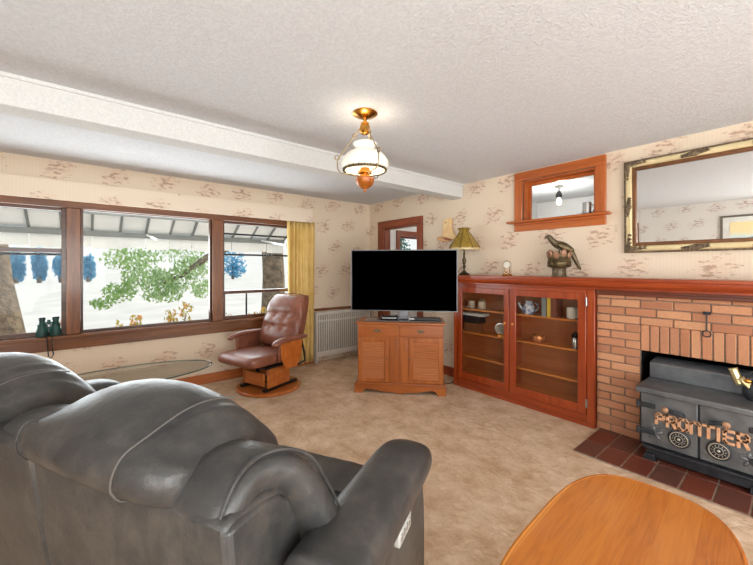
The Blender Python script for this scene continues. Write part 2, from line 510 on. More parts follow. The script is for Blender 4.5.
# hall window, and unseen windows behind the camera added to let in fill light
def plain_window(name, axis, c, a0, a1, z0, z1, m, mull, w=0.05):
    r = bpy.data.objects.new(name, None); COL.objects.link(r); struct(r)
    mb = MB(); g = MB()
    def bx(B, p, q, z0, z1, t0, t1):
        if axis == 'x': B.box(c + t0, p, z0, c + t1, q, z1)
        else: B.box(p, c + t0, z0, q, c + t1, z1)
    bx(mb, a0, a0 + w, z0, z1, -.03, .03); bx(mb, a1 - w, a1, z0, z1, -.03, .03)
    bx(mb, a0 + w, a1 - w, z0, z0 + w, -.03, .03); bx(mb, a0 + w, a1 - w, z1 - w, z1, -.03, .03)
    for k in range(mull):
        p = a0 + (a1 - a0) * (k + 1) / (mull + 1)
        bx(mb, p - w / 2, p + w / 2, z0 + w, z1 - w, -.03, .03)
    obj('sash', mb, m, r, bev=0.003)
    bx(g, a0 + w, a1 - w, z0 + w, z1 - w, -.002, .002)
    obj('glass_pane', g, M_GLASS, r, smooth=0)
    return r
hw = plain_window('window_5', 'x', -0.08, 0.68, 1.75, 0.85, 1.97, M_DOORZ, 0, 0.035)
obj('casing', MB().box(0, 0.6, 1.97, 0.025, 1.83, 2.06).box(0, 0.6, 0.85, 0.02, 0.68, 1.97).box(0, 1.75, 0.85, 0.02, 1.83, 1.97).box(0, 0.6, 0.78, 0.06, 1.83, 0.85), M_DOORX, hw, bev=0.004)
plain_window('added_window_6', 'x', RX + 0.07, -5.4, -3.2, 0.35, 2.15, M_SASH, 1)  # this and the next two are unseen windows, added for fill light
plain_window('added_window_7', 'x', RX + 0.07, -2.8, -0.7, 0.35, 2.15, M_SASH, 1)
plain_window('added_window_8', 'y', RY - 0.07, 4.7, 6.2, 0.35, 2.15, M_SASH, 1)

# --- doorway in the back wall
dr = bpy.data.objects.new('door_1', None); COL.objects.link(dr); struct(dr)
obj('head_casing', MB().box(0.25, -0.03, 2.02, 1.21, 0, 2.125), M_DOORX, dr, bev=0.005)
obj('side_casing', MB().box(0.25, -0.028, 0, 0.37, 0, 2.02), M_DOORZ, dr, bev=0.005)
obj('side_casing', MB().box(1.11, -0.028, 0, 1.21, 0, 2.02), M_DOORZ, dr, bev=0.005)
obj('jamb', MB().box(0.37, 0, 0, 0.39, 0.12, 2.0).box(1.09, 0, 0, 1.11, 0.12, 2.0).box(0.37, 0, 2.0, 1.11, 0.12, 2.02), M_DOORZ, dr, bev=0.003)
# --- second doorway seen in the mirror, in the wall behind the camera
dr2 = bpy.data.objects.new('door_2', None); COL.objects.link(dr2); struct(dr2)
obj('door_leaf', MB().box(1.25, RY - 0.09, 0, 2.15, RY - 0.05, 2.05), M_TRIMZ, dr2, bev=0.004)
obj('casing', MB().box(1.15, RY, 0, 1.25, RY + 0.025, 2.15).box(2.15, RY, 0, 2.25, RY + 0.025, 2.15).box(1.25, RY, 2.05, 2.15, RY + 0.025, 2.15), M_TRIMZ, dr2, bev=0.004)

# --- small interior window
w4 = bpy.data.objects.new('window_4', None); COL.objects.link(w4); struct(w4)
obj('casing', MB().box(2.585, -0.03, 1.905, 2.672, 0, 2.335).box(3.378, -0.03, 1.905, 3.465, 0, 2.335), M_WINZ, w4, bev=0.006)
obj('head_casing', MB().box(2.585, -0.03, 2.335, 3.465, 0, 2.425), M_WINX, w4, bev=0.006)
obj('jamb', MB().box(2.672, 0, 1.9, 2.69, 0.12, 2.32).box(3.36, 0, 1.9, 3.378, 0.12, 2.32).box(2.672, 0, 2.318, 3.378, 0.12, 2.335), M_WINZ, w4)
obj('sill', MB().box(2.515, -0.075, 1.878, 3.505, 0.12, 1.902), M_WINX, w4, bev=0.007)
ap = MB().box(2.585, -0.028, 1.79, 3.465, 0, 1.878).box(2.585, -0.045, 1.855, 3.465, -0.02, 1.878)
obj('apron', ap, M_WINX, w4, bev=0.005)
sx = MB()
sx.box(2.69, 0.085, 1.902, 2.715, 0.115, 2.318); sx.box(3.335, 0.085, 1.902, 3.36, 0.115, 2.318)
sx.box(2.715, 0.085, 2.285, 3.335, 0.115, 2.318); sx.box(2.715, 0.085, 1.902, 3.335, 0.115, 1.915)
obj('sash', sx, M_WINX, w4, bev=0.003)
obj('glass_pane', MB().box(2.715, 0.098, 1.915, 3.335, 0.102, 2.285), M_GLASS, w4, smooth=0)

# ------------------------------------------------------------------ valance + curtain
va = thing('window_valance', 'long wallpapered box valance above the window row', 'valance')
obj('front_board', MB().box(0.10, -5.4, 2.04, 0.12, -1.137, 2.228), M_VALP, va, smooth=0)
obj('top_board', MB().box(0, -5.4, 2.21, 0.10, -1.137, 2.228), M_VALP, va, smooth=0)
obj('end_board', MB().box(0, -1.157, 2.04, 0.10, -1.137, 2.21), M_VALP, va, smooth=0)
def curtain_mesh(y0, y1, z0, z1, folds, n=90):
    mb = MB(); rows = []
    for i in range(15):
        z = z1 + (z0 - z1) * i / 14
        fl = i / 14
        row = []
        for k in range(n + 1):
            t = k / n
            y = y0 + (y1 - y0) * (t + 0.0) + 0.015 * math.sin(t * 9 + fl * 2)
            x = 0.055 + 0.032 * math.sin(t * folds * 2 * PI + 0.5 * math.sin(3 * t + fl)) + 0.008 * math.sin(t * 31 + fl * 4) + 0.012 * fl * math.sin(t * 7)
            row.append((x, y, z))
        rows.append(row)
    return mb.loft(rows, closed=False, caps=False)
cu = obj('window_curtain', curtain_mesh(-1.50, -1.07, 0.035, 2.06, 6), M_CURT, solid=0.004)
tag(cu, 'mustard yellow pleated curtain hanging from the valance behind the brown recliner', 'curtain')

# ------------------------------------------------------------------ radiator
rd = thing('radiator', 'greige slatted radiator cabinet on the wall below the chair rail', 'radiator', (0, -1.05, 0))
W = 0.98
obj('body', MB().box(0.005, 0, 0.10, 0.07, W, 0.70), M_RADD, rd)
obj('top_cover', MB().box(0.0, -0.005, 0.70, 0.105, W + 0.005, 0.742), M_RAD, rd, bev=0.006)
obj('bottom_rail', MB().box(0.0, -0.005, 0.09, 0.10, W + 0.005, 0.16), M_RAD, rd, bev=0.006)
obj('end_panel', MB().box(0.0, -0.008, 0.0, 0.102, 0.02, 0.70), M_RAD, rd, bev=0.004)
obj('end_panel', MB().box(0.0, W - 0.02, 0.0, 0.102, W + 0.008, 0.70), M_RAD, rd, bev=0.004)
obj('mid_rail', MB().box(0.08, 0.02, 0.60, 0.1, W - 0.02, 0.625), M_RAD, rd)
ns = 24
for k in range(ns):
    y = 0.03 + (W - 0.06) * (k + 0.5) / ns
    obj('slat', MB().box(0.075, y - 0.011, 0.16, 0.096, y + 0.011, 0.70), M_RAD, rd, bev=0.003, seg=1)

# ------------------------------------------------------------------ built-in bookcase
bc = thing('built_in_bookcase', 'red-brown built-in bookcase with two glazed doors beside the fireplace', 'bookcase')
CY = -0.24
cm = MB()
cm.box(1.93, CY + 0.02, 0.0, 1.955, -0.001, 1.20)          # left end
cm.box(3.40, CY + 0.02, 0.0, 3.425, -0.001, 1.20)          # right end
cm.box(1.955, -0.02, 0.10, 3.40, -0.001, 1.18)             # back
obj('carcass', cm, M_CABIN, bc, bev=0.002)
obj('bottom_board', MB().box(1.955, CY + 0.025, 0.145, 3.40, -0.02, 0.165), M_SHELF, bc)
obj('partition', MB().box(2.64, CY + 0.03, 0.165, 2.665, -0.02, 1.18), M_CABZ, bc)
obj('stile', MB().box(1.93, CY, 0.0, 1.998, CY + 0.025, 1.20), M_CABZ, bc, bev=0.004)
obj('stile', MB().box(3.385, CY, 0.0, 3.447, CY + 0.025, 1.20), M_CABZ, bc, bev=0.004)
obj('return_panel', MB().box(3.425, CY + 0.025, 0.0, 3.447, -0.18, 1.20), M_CABZ, bc)
obj('top_rail', MB().box(1.998, CY, 1.172, 3.385, CY + 0.025, 1.20), M_CABX, bc)
obj('plinth', MB().box(1.998, CY, 0.0, 3.385, CY + 0.025, 0.10).box(1.925, CY - 0.012, 0.0, 3.452, CY, 0.035), M_CABX, bc, bev=0.004)
for (a, b) in ((1.955, 2.64), (2.665, 3.40)):
    for z in (0.36, 0.64, 0.912):
        obj('shelf', MB().box(a, CY + 0.045, z - 0.011, b, -0.02, z + 0.009), M_SHELF, bc, bev=0.003)
def cab_door(x0, x1, knob_x, hinge):
    y0, y1, z0, z1 = CY - 0.012, CY + 0.012, 0.105, 1.172
    sw = 0.069 if hinge else 0.053
    d = MB().box(x0, y0, z0, x0 + sw, y1, z1).box(x1 - sw, y0, z0, x1, y1, z1)
    d.box(x0 + sw, y0, z0, x1 - sw, y1, 0.185).box(x0 + sw, y0, 1.11, x1 - sw, y1, z1)
    o = obj('door', d, M_CABZ, bc, bev=0.004)
    obj('glass_pane', MB().box(x0 + sw, CY - 0.002, 0.185, x1 - sw, CY + 0.002, 1.11), M_CABGLASS, o, smooth=0)
    kb = MB().lathe([(0.006, 0), (0.006, 0.012), (0.014, 0.018), (0.015, 0.026), (0.009, 0.032), (0.001, 0.033)], 16)
    bmesh.ops.transform(kb.bm, matrix=Matrix.Translation((knob_x, y0, 0.82)) @ rot('X', PI / 2), verts=kb.bm.verts)
    obj('knob', kb, M_SHELF, o)
    if hinge:
        for z in (1.10, 0.205):
            obj('hinge', MB().box(x1 - 0.004, y0 - 0.006, z - 0.035, x1 + 0.014, y0 + 0.002, z + 0.035).cyl((x1 + 0.004, y0 - 0.006, z - 0.038), (x1 + 0.004, y0 - 0.006, z + 0.038), 0.005, n=10), M_STEEL, o)
cab_door(2.001, 2.645, 2.612, False)
cab_door(2.655, 3.383, 2.700, True)

# ------------------------------------------------------------------ mantel shelf over bookcase and fireplace
ms = thing('mantel_shelf', 'long red-brown wooden mantel shelf over bookcase and brick fireplace', 'mantel')
MX0, MX1 = 1.90, 5.3
prof = [(0.0, 1.312), (-0.292, 1.312), (-0.302, 1.306), (-0.302, 1.288), (-0.294, 1.282), (-0.294, 1.262), (-0.288, 1.248), (-0.272, 1.232), (-0.262, 1.226), (-0.262, 1.212), (0.0, 1.212)]
mm = MB().prism(prof, lambda a, b: (MX0, a, b), lambda a, b: (MX1, a, b))
obj('shelf_board', mm, M_CABX, ms, smooth=25)
M_DARKTRIM = wood('dark_red_trim', (70, 30, 16), (92, 42, 24), (112, 54, 32), 'x', 0.8, 0.4, 0.1)
obj('bed_moulding', MB().box(3.452, -0.232, 1.168, MX1, -0.195, 1.212).box(3.452, -0.245, 1.192, MX1, -0.23, 1.212), M_DARKTRIM, ms, bev=0.004)
obj('bed_moulding', MB().box(1.93, -0.25, 1.20, 3.452, -0.001, 1.212), M_CABX, ms, bev=0.003)

# ------------------------------------------------------------------ brick fireplace
fp = thing('brick_fireplace', 'brown brick fireplace surround with upright bricks over the opening', 'fireplace')
BY = -0.20
BX0, BX1, BT = 3.452, 5.3, 1.170
OX0, OX1, OZ = 3.765, 4.555, 0.735
mo = MB().box(BX0, BY + 0.006, 0, OX0, -0.001, BT - 0.002).box(OX1, BY + 0.006, 0, BX1, -0.001, BT - 0.002).box(OX0, BY + 0.006, OZ, OX1, -0.001, BT - 0.002)
obj('mortar_bed', mo, M_MORTAR, fp, smooth=0)
br = MB()
LX, CH, g = 0.208, 0.0668, 0.0075
BTC = BT + 0.034
soldier_top = 0.945
nc = 18
for c in range(nc):
    z0 = BTC - (c + 1) * CH + g / 2; z1 = min(BTC - c * CH - g / 2, BT - 0.001)
    x = BX0 - (LX / 2 if c % 2 else 0.0)
    while x < BX1:
        segs = [(max(x + g / 2, BX0), min(x + LX - g / 2, BX1))]
        if z0 < soldier_top - 0.02:
            new = []
            for a, b in segs:
                if b <= OX0 or a >= OX1: new.append((a, b)); continue
                if a < OX0 - 0.02: new.append((a, OX0 - 0.002))
                if b > OX1 + 0.02: new.append((OX1 + 0.002, b))
            segs = new
        for a, b in segs:
            if b - a > 0.015:
                j = random.uniform(-0.002, 0.002)
                br.box(a, BY + j - 0.002, max(z0, 0.002), b, BY + 0.03, min(z1, BT - 0.004))
        x += LX
obj('brick_courses', br, M_BRICK, fp, bev=0.004, seg=1)
sd = MB()
nS = 13
sw = (OX1 - OX0) / nS
for k in range(nS):
    j = random.uniform(-0.002, 0.002)
    sd.box(OX0 + k * sw + 0.004, BY + j - 0.002, OZ, OX0 + (k + 1) * sw - 0.004, BY + 0.03, soldier_top - 0.006)
obj('soldier_course', sd, M_BRICK, fp, bev=0.004, seg=1)
fb = MB().box(OX0, BY + 0.03, 0, OX0 + 0.012, 0.50, OZ).box(OX1 - 0.012, BY + 0.03, 0, OX1, 0.50, OZ).box(OX0, 0.48, 0, OX1, 0.50, OZ).box(OX0, BY + 0.03, OZ, OX1, 0.50, OZ + 0.012).box(OX0, BY + 0.03, 0, OX1, 0.5, 0.004)
obj('firebox', fb, M_DARK, fp, smooth=0)
hk = thing('damper_hook', 'small black iron hook with a ring on the fireplace brickwork', 'hook')
obj('plate', MB().box(4.14, BY - 0.012, 1.06, 4.18, BY - 0.003, 1.082).cyl((4.16, BY - 0.03, 1.07), (4.16, BY - 0.003, 1.07), 0.012, n=12), M_IRON, hk)
obj('rod', MB().cyl((4.16, BY - 0.022, 1.075), (4.16, BY - 0.018, 0.945), 0.0045, n=8), M_IRON, hk)
obj('ring', MB().tube([(4.16 + 0.022 * math.cos(a), BY - 0.018, 0.925 + 0.022 * math.sin(a)) for a in [2 * PI * k / 18 for k in range(18)]], 0.004, 6, loop=True), M_IRON, hk)

# --- tiled hearth
he = thing('tiled_hearth', 'floor hearth of red-brown quarry tiles in front of the stove', 'hearth')
HX0, HX1, HY0, HY1 = 3.48, 5.3, -0.785, BY - 0.004
obj('grout_bed', MB().box(HX0, HY0, 0, HX1, HY1, 0.008), M_GROUT, he, smooth=0)
ti = MB()
tw = 0.155
rows = [(-0.785, -0.527), (-0.527, -0.270), (-0.270, -0.204)]
for ri, (a, b) in enumerate(rows):
    x = HX0
    while x < HX1:
        x0, x1 = max(x, HX0) + 0.005, min(x + tw, HX1) - 0.005
        if x1 - x0 > 0.02:
            ti.box(x0, a + 0.005, 0.004, x1, b - 0.005, 0.013)
        x += tw
obj('tiles', ti, M_TILE, he, bev=0.002, seg=1)

# ------------------------------------------------------------------ wood stove insert
st = thing('wood_stove', 'black cast iron wood stove with two doors and raised copper lettering', 'stove', (4.16, 0, 0.013))
def sm(n, mb, m, par=st, **k): return obj(n, mb, m, par, **k)
SY = -0.52
sm('body', MB().box(-0.325, SY + 0.02, 0.105, 0.325, -0.10, 0.49), M_IRON, bev=0.006)
slab = MB().box(-0.335, -0.572, 0.490, 0.335, -0.09, 0.530)
sm('top_slab', slab, M_IRON2, bev=0.008)
ris = MB().prism([(-0.245, 0.530), (-0.245, 0.645), (-0.235, 0.652), (-0.06, 0.668), (-0.06, 0.530)], lambda a, b: (-0.325, a, b), lambda a, b: (0.325, a, b))
sm('raised_top', ris, M_IRON2, bev=0.006)
# doors
for i, (x0, x1, hx, sgn) in enumerate(((-0.315, -0.004, -0.33, 1), (0.004, 0.315, 0.33, -1))):
    d = sm('door', MB().box(x0, SY, 0.120, x1, SY + 0.022, 0.482), M_IRON2, bev=0.006)
    sm('hinge', MB().box(min(hx, hx + sgn * 0.1), SY - 0.012, 0.378, max(hx, hx + sgn * 0.1), SY, 0.412).cyl((hx, SY - 0.006, 0.37), (hx, SY - 0.006, 0.42), 0.011, n=12), M_IRON, d, bev=0.004)
    sm('hinge', MB().box(min(hx, hx + sgn * 0.1), SY - 0.012, 0.190, max(hx, hx + sgn * 0.1), SY, 0.224).cyl((hx, SY - 0.006, 0.182), (hx, SY - 0.006, 0.232), 0.011, n=12), M_IRON, d, bev=0.004)
    cx = -0.098 if i == 0 else 0.098
    da = MB()
    da.lathe([(0.001, 0.0), (0.060, 0.0), (0.060, 0.016), (0.054, 0.020), (0.001, 0.020)], 32)
    bmesh.ops.transform(da.bm, matrix=Matrix.Translation((cx, SY, 0.217)) @ rot('X', PI / 2), verts=da.bm.verts)
    dd = sm('air_damper', da, M_IRON, d)
    rg = MB()
    for r in (0.047, 0.022):
        rg.tube([(cx + r * math.cos(a), SY - 0.021, 0.217 + r * math.sin(a)) for a in [2 * PI * k / 32 for k in range(32)]], 0.0032 if r > .04 else 0.002, 6, loop=True)
    for k in range(12):
        a = 2 * PI * k / 12
        rg.cyl((cx + 0.029 * math.cos(a), SY - 0.020, 0.217 + 0.029 * math.sin(a)), (cx + 0.037 * math.cos(a), SY - 0.020, 0.217 + 0.037 * math.sin(a)), 0.0022, n=6)
    rg.ball((cx, SY - 0.022, 0.217), (0.009, 0.006, 0.009))
    sm('damper_ring', rg, mat('nickel_ring', (206, 200, 184), 0.35, 0.7), dd) if i == 0 else sm('damper_ring', rg, bpy.data.materials['nickel_ring'], dd)
    # coil handle with wooden knob
    kx = -0.168 if i == 0 else 0.135
    hx2 = kx + 0.09 if i == 0 else kx - 0.075
    h = sm('handle', MB().tube([(kx, SY - 0.03, 0.402), ((kx + hx2) / 2, SY - 0.04, 0.400), (hx2, SY - 0.03, 0.385), (hx2, SY, 0.38)], 0.012, 10), M_IRON, d)
    wk = MB().ball((kx, SY - 0.045, 0.402), (0.021, 0.016, 0.021))
    sm('knob', wk, mat('worn_wood_knob', (178, 134, 100), 0.5, c2=(126, 92, 68), vs=40) if i == 0 else bpy.data.materials['worn_wood_knob'], h)
    # cast leaf sprays in the corners
    lf = MB()
    bxs = -0.235 if i == 0 else 0.235
    for k in range(5):
        a = k * 2 * PI / 5 + 0.4
        lf.ball((bxs + 0.028 * math.cos(a), SY - 0.002, 0.205 + 0.026 * math.sin(a)), (0.024, 0.007, 0.011), rot('Y', -a), 10, 6)
    lf.ball((bxs, SY - 0.004, 0.205), (0.010, 0.006, 0.010), None, 10, 6)
    lf.tube([(bxs - 0.05, SY - 0.003, 0.23), (bxs, SY - 0.004, 0.235), (bxs + 0.05, SY - 0.003, 0.25)], 0.005, 6)
    sm('leaf_ornament', lf, M_IRON2, d)
# raised lettering: F R O n T I E R
GL = {
 'F': [[(0, 0), (0, .82), (.18, 1), (.62, 1), (.62, .62)], [(0, .5), (.55, .5)]],
 'R': [[(0, 0), (0, 1), (.5, 1), (.62, .88), (.62, .6), (.5, .48), (0, .48)], [(.36, .48), (.62, 0)]],
 'O': [[(.14, 0), (0, .16), (0, .84), (.14, 1), (.5, 1), (.64, .84), (.64, .16), (.5, 0), (.14, 0)]],
 'N': [[(0, 0), (0, .84), (.14, 1), (.5, 1), (.64, .84), (.64, 0)]],
 'T': [[(0, 1), (.72, 1)], [(.36, 1), (.36, 0)]],
 'I': [[(.1, 0), (.1, 1)]],
 'E': [[(.6, 1), (.12, 1), (0, .86), (0, .14), (.12, 0), (.6, 0)], [(0, .5), (.5, .5)]],
}
let = MB()
cur = -0.222
hgt, th = 0.068, 0.0085
for i, ch in enumerate('FRONTIER'):
    wch = {'I': 0.026, 'T': 0.058}.get(ch, 0.0555)
    hh = hgt * (1 + 0.04 * i / 2)
    zb = 0.287 - 0.001 * i
    sxx = {'I': 0.05, 'T': 0.064}.get(ch, 0.066)
    for line in GL[ch]:
        P = [(cur + p[0] * sxx, zb + p[1] * hh) for p in line]
        for k in range(len(P) - 1):
            a, b = Vector((P[k][0], 0, P[k][1])), Vector((P[k + 1][0], 0, P[k + 1][1]))
            d = b - a; L = d.length; d.normalize()
            ang = math.atan2(d.z, d.x)
            Mx = Matrix.Translation((a.x, SY - 0.018, a.z)) @ rot('Y', -ang)
            let.box(-th, 0, -th, L + th, 0.018, th, Mx)
    cur += wch + 0.0065
sm('lettering', let, M_COPPER, bev=0.002, seg=1)
# pedestal
pd = MB().box(-0.29, SY + 0.025, 0.018, 0.29, -0.12, 0.105)
sm('pedestal', pd, M_IRON, bev=0.008)
sm('ash_lip', MB().box(-0.30, SY - 0.03, 0.095, 0.30, SY + 0.03, 0.112), M_IRON, bev=0.004)
for s in (-1, 1):
    ft = MB().prism([(-0.04, 0.0), (0.04, 0.0), (0.028, 0.03), (0.018, 0.05), (-0.03, 0.05)], lambda a, b: (s * (0.27 + a), SY + 0.0, b), lambda a, b: (s * (0.27 + a), SY + 0.07, b))
    sm('foot', ft, M_IRON, bev=0.004)
    sm('foot', MB().box(s * 0.27 - 0.03, -0.18, 0, s * 0.27 + 0.03, -0.12, 0.05), M_IRON, bev=0.004)

# kettle and brass shovel on the stove slab
kt = thing('cast_iron_kettle', 'small black cast iron kettle standing on the stove top', 'kettle', (4.408, -0.315, 0.543))
kt.scale = (0.82, 0.82, 1.0)
obj('pot', MB().lathe([(0.02, 0), (0.06, 0), (0.075, 0.03), (0.078, 0.06), (0.062, 0.10), (0.035, 0.115), (0.034, 0.12), (0.004, 0.125)], 24), M_IRON, kt)
obj('lid_knob', MB().ball((0, 0, 0.135), 0.013), M_IRON, kt)
obj('handle', MB().tube([(0.06 * math.cos(a), 0, 0.10 + 0.085 * math.sin(a)) for a in [PI * k / 12 for k in range(13)]], 0.005, 8), M_IRON, kt)
sh = thing('brass_fire_shovel', 'pale brass hearth shovel leaning on the kettle on the stove top', 'fire shovel')
def scoop(L, w0, w1, d):
    mb = MB(); rows = []
    for i in range(9):
        t = i / 8
        w = w0 + (w1 - w0) * t
        rows.append([(L * t, w * s, d * (s * s) * (1 - 0.2 * t)) for s in (-1, -.75, -.5, -.25, 0, .25, .5, .75, 1)])
    return mb.loft(rows, closed=False, caps=False)
def place(mb, a, b):
    a, b = Vector(a), Vector(b); X = (b - a).normalized()
    Zc = (Vector((0.05, -0.85, 0.5)) - X * X.dot(Vector((0.05, -0.85, 0.5)))).normalized(); Y = Zc.cross(X)
    Mx = Matrix.Translation(a) @ Matrix((X, Y, Zc)).transposed().to_4x4()
    bmesh.ops.transform(mb.bm, matrix=Mx, verts=mb.bm.verts); return mb
obj('scoop', place(scoop(0.11, 0.024, 0.022, -0.016), (4.304, -0.345, 0.735), (4.340, -0.352, 0.632)), M_BRASSP, sh, solid=0.004)
obj('handle', place(scoop(0.16, 0.018, 0.014, -0.006), (4.340, -0.352, 0.680), (4.46, -0.37, 0.556)), M_BRASSP, sh, solid=0.006)
obj('collar', MB().ball((4.372, -0.36, 0.668), (0.020, 0.012, 0.014)), M_BRASS, sh)

# ------------------------------------------------------------------ mirror
mr = thing('wall_mirror', 'large ornate mirror in cream and bronze frame above the mantel', 'mirror', (4.075, -0.004, 1.525))
mr.rotation_euler = (math.radians(1.2), 0, 0)
hw_, hh_ = 0.465, 0.785
def rectframe(mb, x0, x1, z0, z1, w, y0, y1):
    mb.box(x0, y0, z0, x0 + w, y1, z1); mb.box(x1 - w, y0, z0, x1, y1, z1)
    mb.box(x0 + w, y0, z0, x1 - w, y1, z0 + w); mb.box(x0 + w, y0, z1 - w, x1 - w, y1, z1)
    return mb
obj('outer_edge', rectframe(MB(), -hw_, hw_, 0, hh_, 0.016, -0.034, -0.002), M_BRONZEF, mr, bev=0.004)
obj('cream_band', rectframe(MB(), -hw_ + 0.014, hw_ - 0.014, 0.014, hh_ - 0.014, 0.046, -0.046, -0.004), M_CREAMF, mr, bev=0.012)
obj('inner_edge', rectframe(MB(), -hw_ + 0.058, hw_ - 0.058, 0.058, hh_ - 0.058, 0.030, -0.036, -0.004), M_BRONZE2, mr, bev=0.008)
obj('mirror_glass', MB().box(-hw_ + 0.08, -0.014, 0.08, hw_ - 0.08, -0.006, hh_ - 0.08), M_MIRROR, mr, smooth=0)
def ornament(cx, cz, dirs):
    mb = MB()
    mb.ball((cx, -0.043, cz), (0.026, 0.014, 0.024), None, 12, 8)
    for (dx, dz, L) in dirs:
        for k in range(4):
            t = (k + 0.6) / 4
            mb.ball((cx + dx * L * t, -0.045, cz + dz * L * t), (0.018 * (1.15 - t) + abs(dx) * 0.012, 0.009, 0.018 * (1.15 - t) + abs(dz) * 0.012), None, 10, 6)
            mb.ball((cx + dx * L * t + dz * 0.014, -0.05, cz + dz * L * t + dx * 0.014), (0.011, 0.010, 0.011), None, 8, 6)
    return mb
e = 0.034
for (cx, cz, dirs) in ((-hw_ + e, e, [(1, 0, .13), (0, 1, .13)]), (hw_ - e, e, [(-1, 0, .13), (0, 1, .13)]),
                       (-hw_ + e, hh_ - e, [(1, 0, .13), (0, -1, .13)]), (hw_ - e, hh_ - e, [(-1, 0, .13), (0, -1, .13)]),
                       (0, hh_ - e, [(1, 0, .08), (-1, 0, .08)]), (0, e, [(1, 0, .08), (-1, 0, .08)]),
                       (-hw_ + e, hh_ / 2, [(0, 1, .08), (0, -1, .08)]), (hw_ - e, hh_ / 2, [(0, 1, .08), (0, -1, .08)])):
    obj('ornament', ornament(cx, cz, dirs), M_BRONZEF, mr)

# picture on the opposite wall (seen in the mirror)
pc = thing('framed_picture', 'framed landscape picture on the far wall reflected in the mirror', 'picture', (4.13, RY, 1.77))
obj('frame', rectframe(MB(), -0.56, 0.56, -0.38, 0.38, 0.035, 0.0, 0.03), mat('pewter_frame', (120, 112, 102), 0.4, 0.3), pc, bev=0.004)
def picmat():
    t = NT('landscape_print')
    s = t.n('ShaderNodeSeparateXYZ'); o = t.objc(); t.l(o, s.inputs[0])
    h = t.math('ADD', s.outputs[2], t.math('MULTIPLY', t.math('SUBTRACT', t.noise(o, 14, 4), 0.5), 0.16))
    f = t.math('MULTIPLY_ADD', h, 1.5, 0.5, clamp=True)
    t.base(t.ramp(f, [(0.15, rgb((90, 128, 104))), (0.36, rgb((120, 172, 180))), (0.46, rgb((214, 226, 220))), (0.6, rgb((240, 220, 168)))]))
    t.b.inputs['Roughness'].default_value = 0.4
    return t.m
obj('mount', MB().box(-0.53, 0.002, -0.35, 0.53, 0.008, 0.35), M_WHITEC, pc)
obj('print', MB().box(-0.43, 0.004, -0.25, 0.43, 0.014, 0.25), picmat(), pc, smooth=0)

# ------------------------------------------------------------------ things on the mantel
MZ = 1.312
tl = thing('table_lamp', 'olive glass table lamp with antique brass stem on the mantel end', 'lamp', (2.01, -0.145, MZ))
obj('base', MB().lathe([(0.001, 0), (0.062, 0), (0.066, 0.008), (0.05, 0.022), (0.03, 0.032), (0.018, 0.05), (0.001, 0.05)], 24), M_ANTIQUE, tl)
obj('stem', MB().lathe([(0.014, 0.045), (0.010, 0.08), (0.022, 0.095), (0.012, 0.115), (0.02, 0.15), (0.026, 0.175), (0.014, 0.205), (0.010, 0.24), (0.018, 0.25), (0.009, 0.265), (0.008, 0.44), (0.001, 0.445)], 20), M_ANTIQUE, tl)
M_SHADE = mat('olive_slag_glass', (168, 140, 58), 0.35, c2=(140, 112, 40), vs=16)
sha = MB()
npan = 8
def octring(r, z, n=8):
    return [(r * math.cos(2 * PI * k / n + PI / 8), r * math.sin(2 * PI * k / n + PI / 8), z) for k in range(n)]
sha.loft([octring(0.076, 0.558), octring(0.048, 0.53), octring(0.056, 0.512), octring(0.122, 0.415), octring(0.178, 0.335), octring(0.184, 0.318)], caps=False)
so = obj('shade', sha, M_SHADE, tl, smooth=0, solid=0.006)
rb = MB()
for k in range(8):
    a = 2 * PI * k / 8 + PI / 8
    rb.tube([(r * math.cos(a), r * math.sin(a), z) for r, z in ((0.078, 0.559), (0.05, 0.53), (0.058, 0.513), (0.124, 0.416), (0.18, 0.336), (0.186, 0.318))], 0.004, 6)
obj('rib', rb, M_ANTIQUE, so)
fr_ = MB()
for k in range(0):
    a = 2 * PI * k / 24
    R_ = 0.178 * math.cos(PI / 8) / math.cos(((a - PI / 8 + PI / 8) % (PI / 4)) - PI / 8)
    fr_.ball((R_ * math.cos(a), R_ * math.sin(a), 0.312), (0.011, 0.011, 0.016), None, 8, 6)
fr_.loft([[(r_ * math.cos(2 * PI * k / 48) * (1 + 0.012 * math.cos(PI * k)), r_ * math.sin(2 * PI * k / 48) * (1 + 0.012 * math.cos(PI * k)), z_ - (0.012 * (k % 4 in (1, 2, 3)) if z_ < 0.31 else 0)) for k in range(48)] for r_, z_ in ((0.176, 0.322), (0.178, 0.305))], caps=False)
obj('fringe', fr_, M_CREAMF, so, solid=0.004)

ck = thing('anniversary_clock', 'little gold anniversary clock under a glass dome on the mantel', 'clock', (2.60, -0.20, MZ))
obj('base', MB().lathe([(0.001, 0), (0.05, 0), (0.052, 0.012), (0.044, 0.02), (0.001, 0.02)], 24), M_BRASS, ck)
for s in (-1, 1): obj('pillar', MB().cyl((s * 0.025, 0, 0.02), (s * 0.025, 0, 0.10), 0.004, n=8), M_BRASS, ck)
dl = MB().lathe([(0.001, 0), (0.032, 0), (0.032, 0.008), (0.001, 0.008)], 24); bmesh.ops.transform(dl.bm, matrix=Matrix.Translation((0, -0.004, 0.115)) @ rot('Z', 0.4) @ rot('X', PI / 2), verts=dl.bm.verts)
obj('dial', dl, M_WHITEC, ck)
obj('pendulum', MB().ball((-0.014, 0, 0.035), 0.009).ball((0.014, 0, 0.035), 0.009).ball((0, 0.014, 0.035), 0.009).ball((0, -0.014, 0.035), 0.009).cyl((0, 0, 0.035), (0, 0, 0.10), 0.002, n=6), M_BRASS, ck)
obj('glass_dome', MB().lathe([(0.043, 0.02), (0.043, 0.12), (0.036, 0.148), (0.02, 0.163), (0.002, 0.167)], 24), M_CABGLASS, ck)

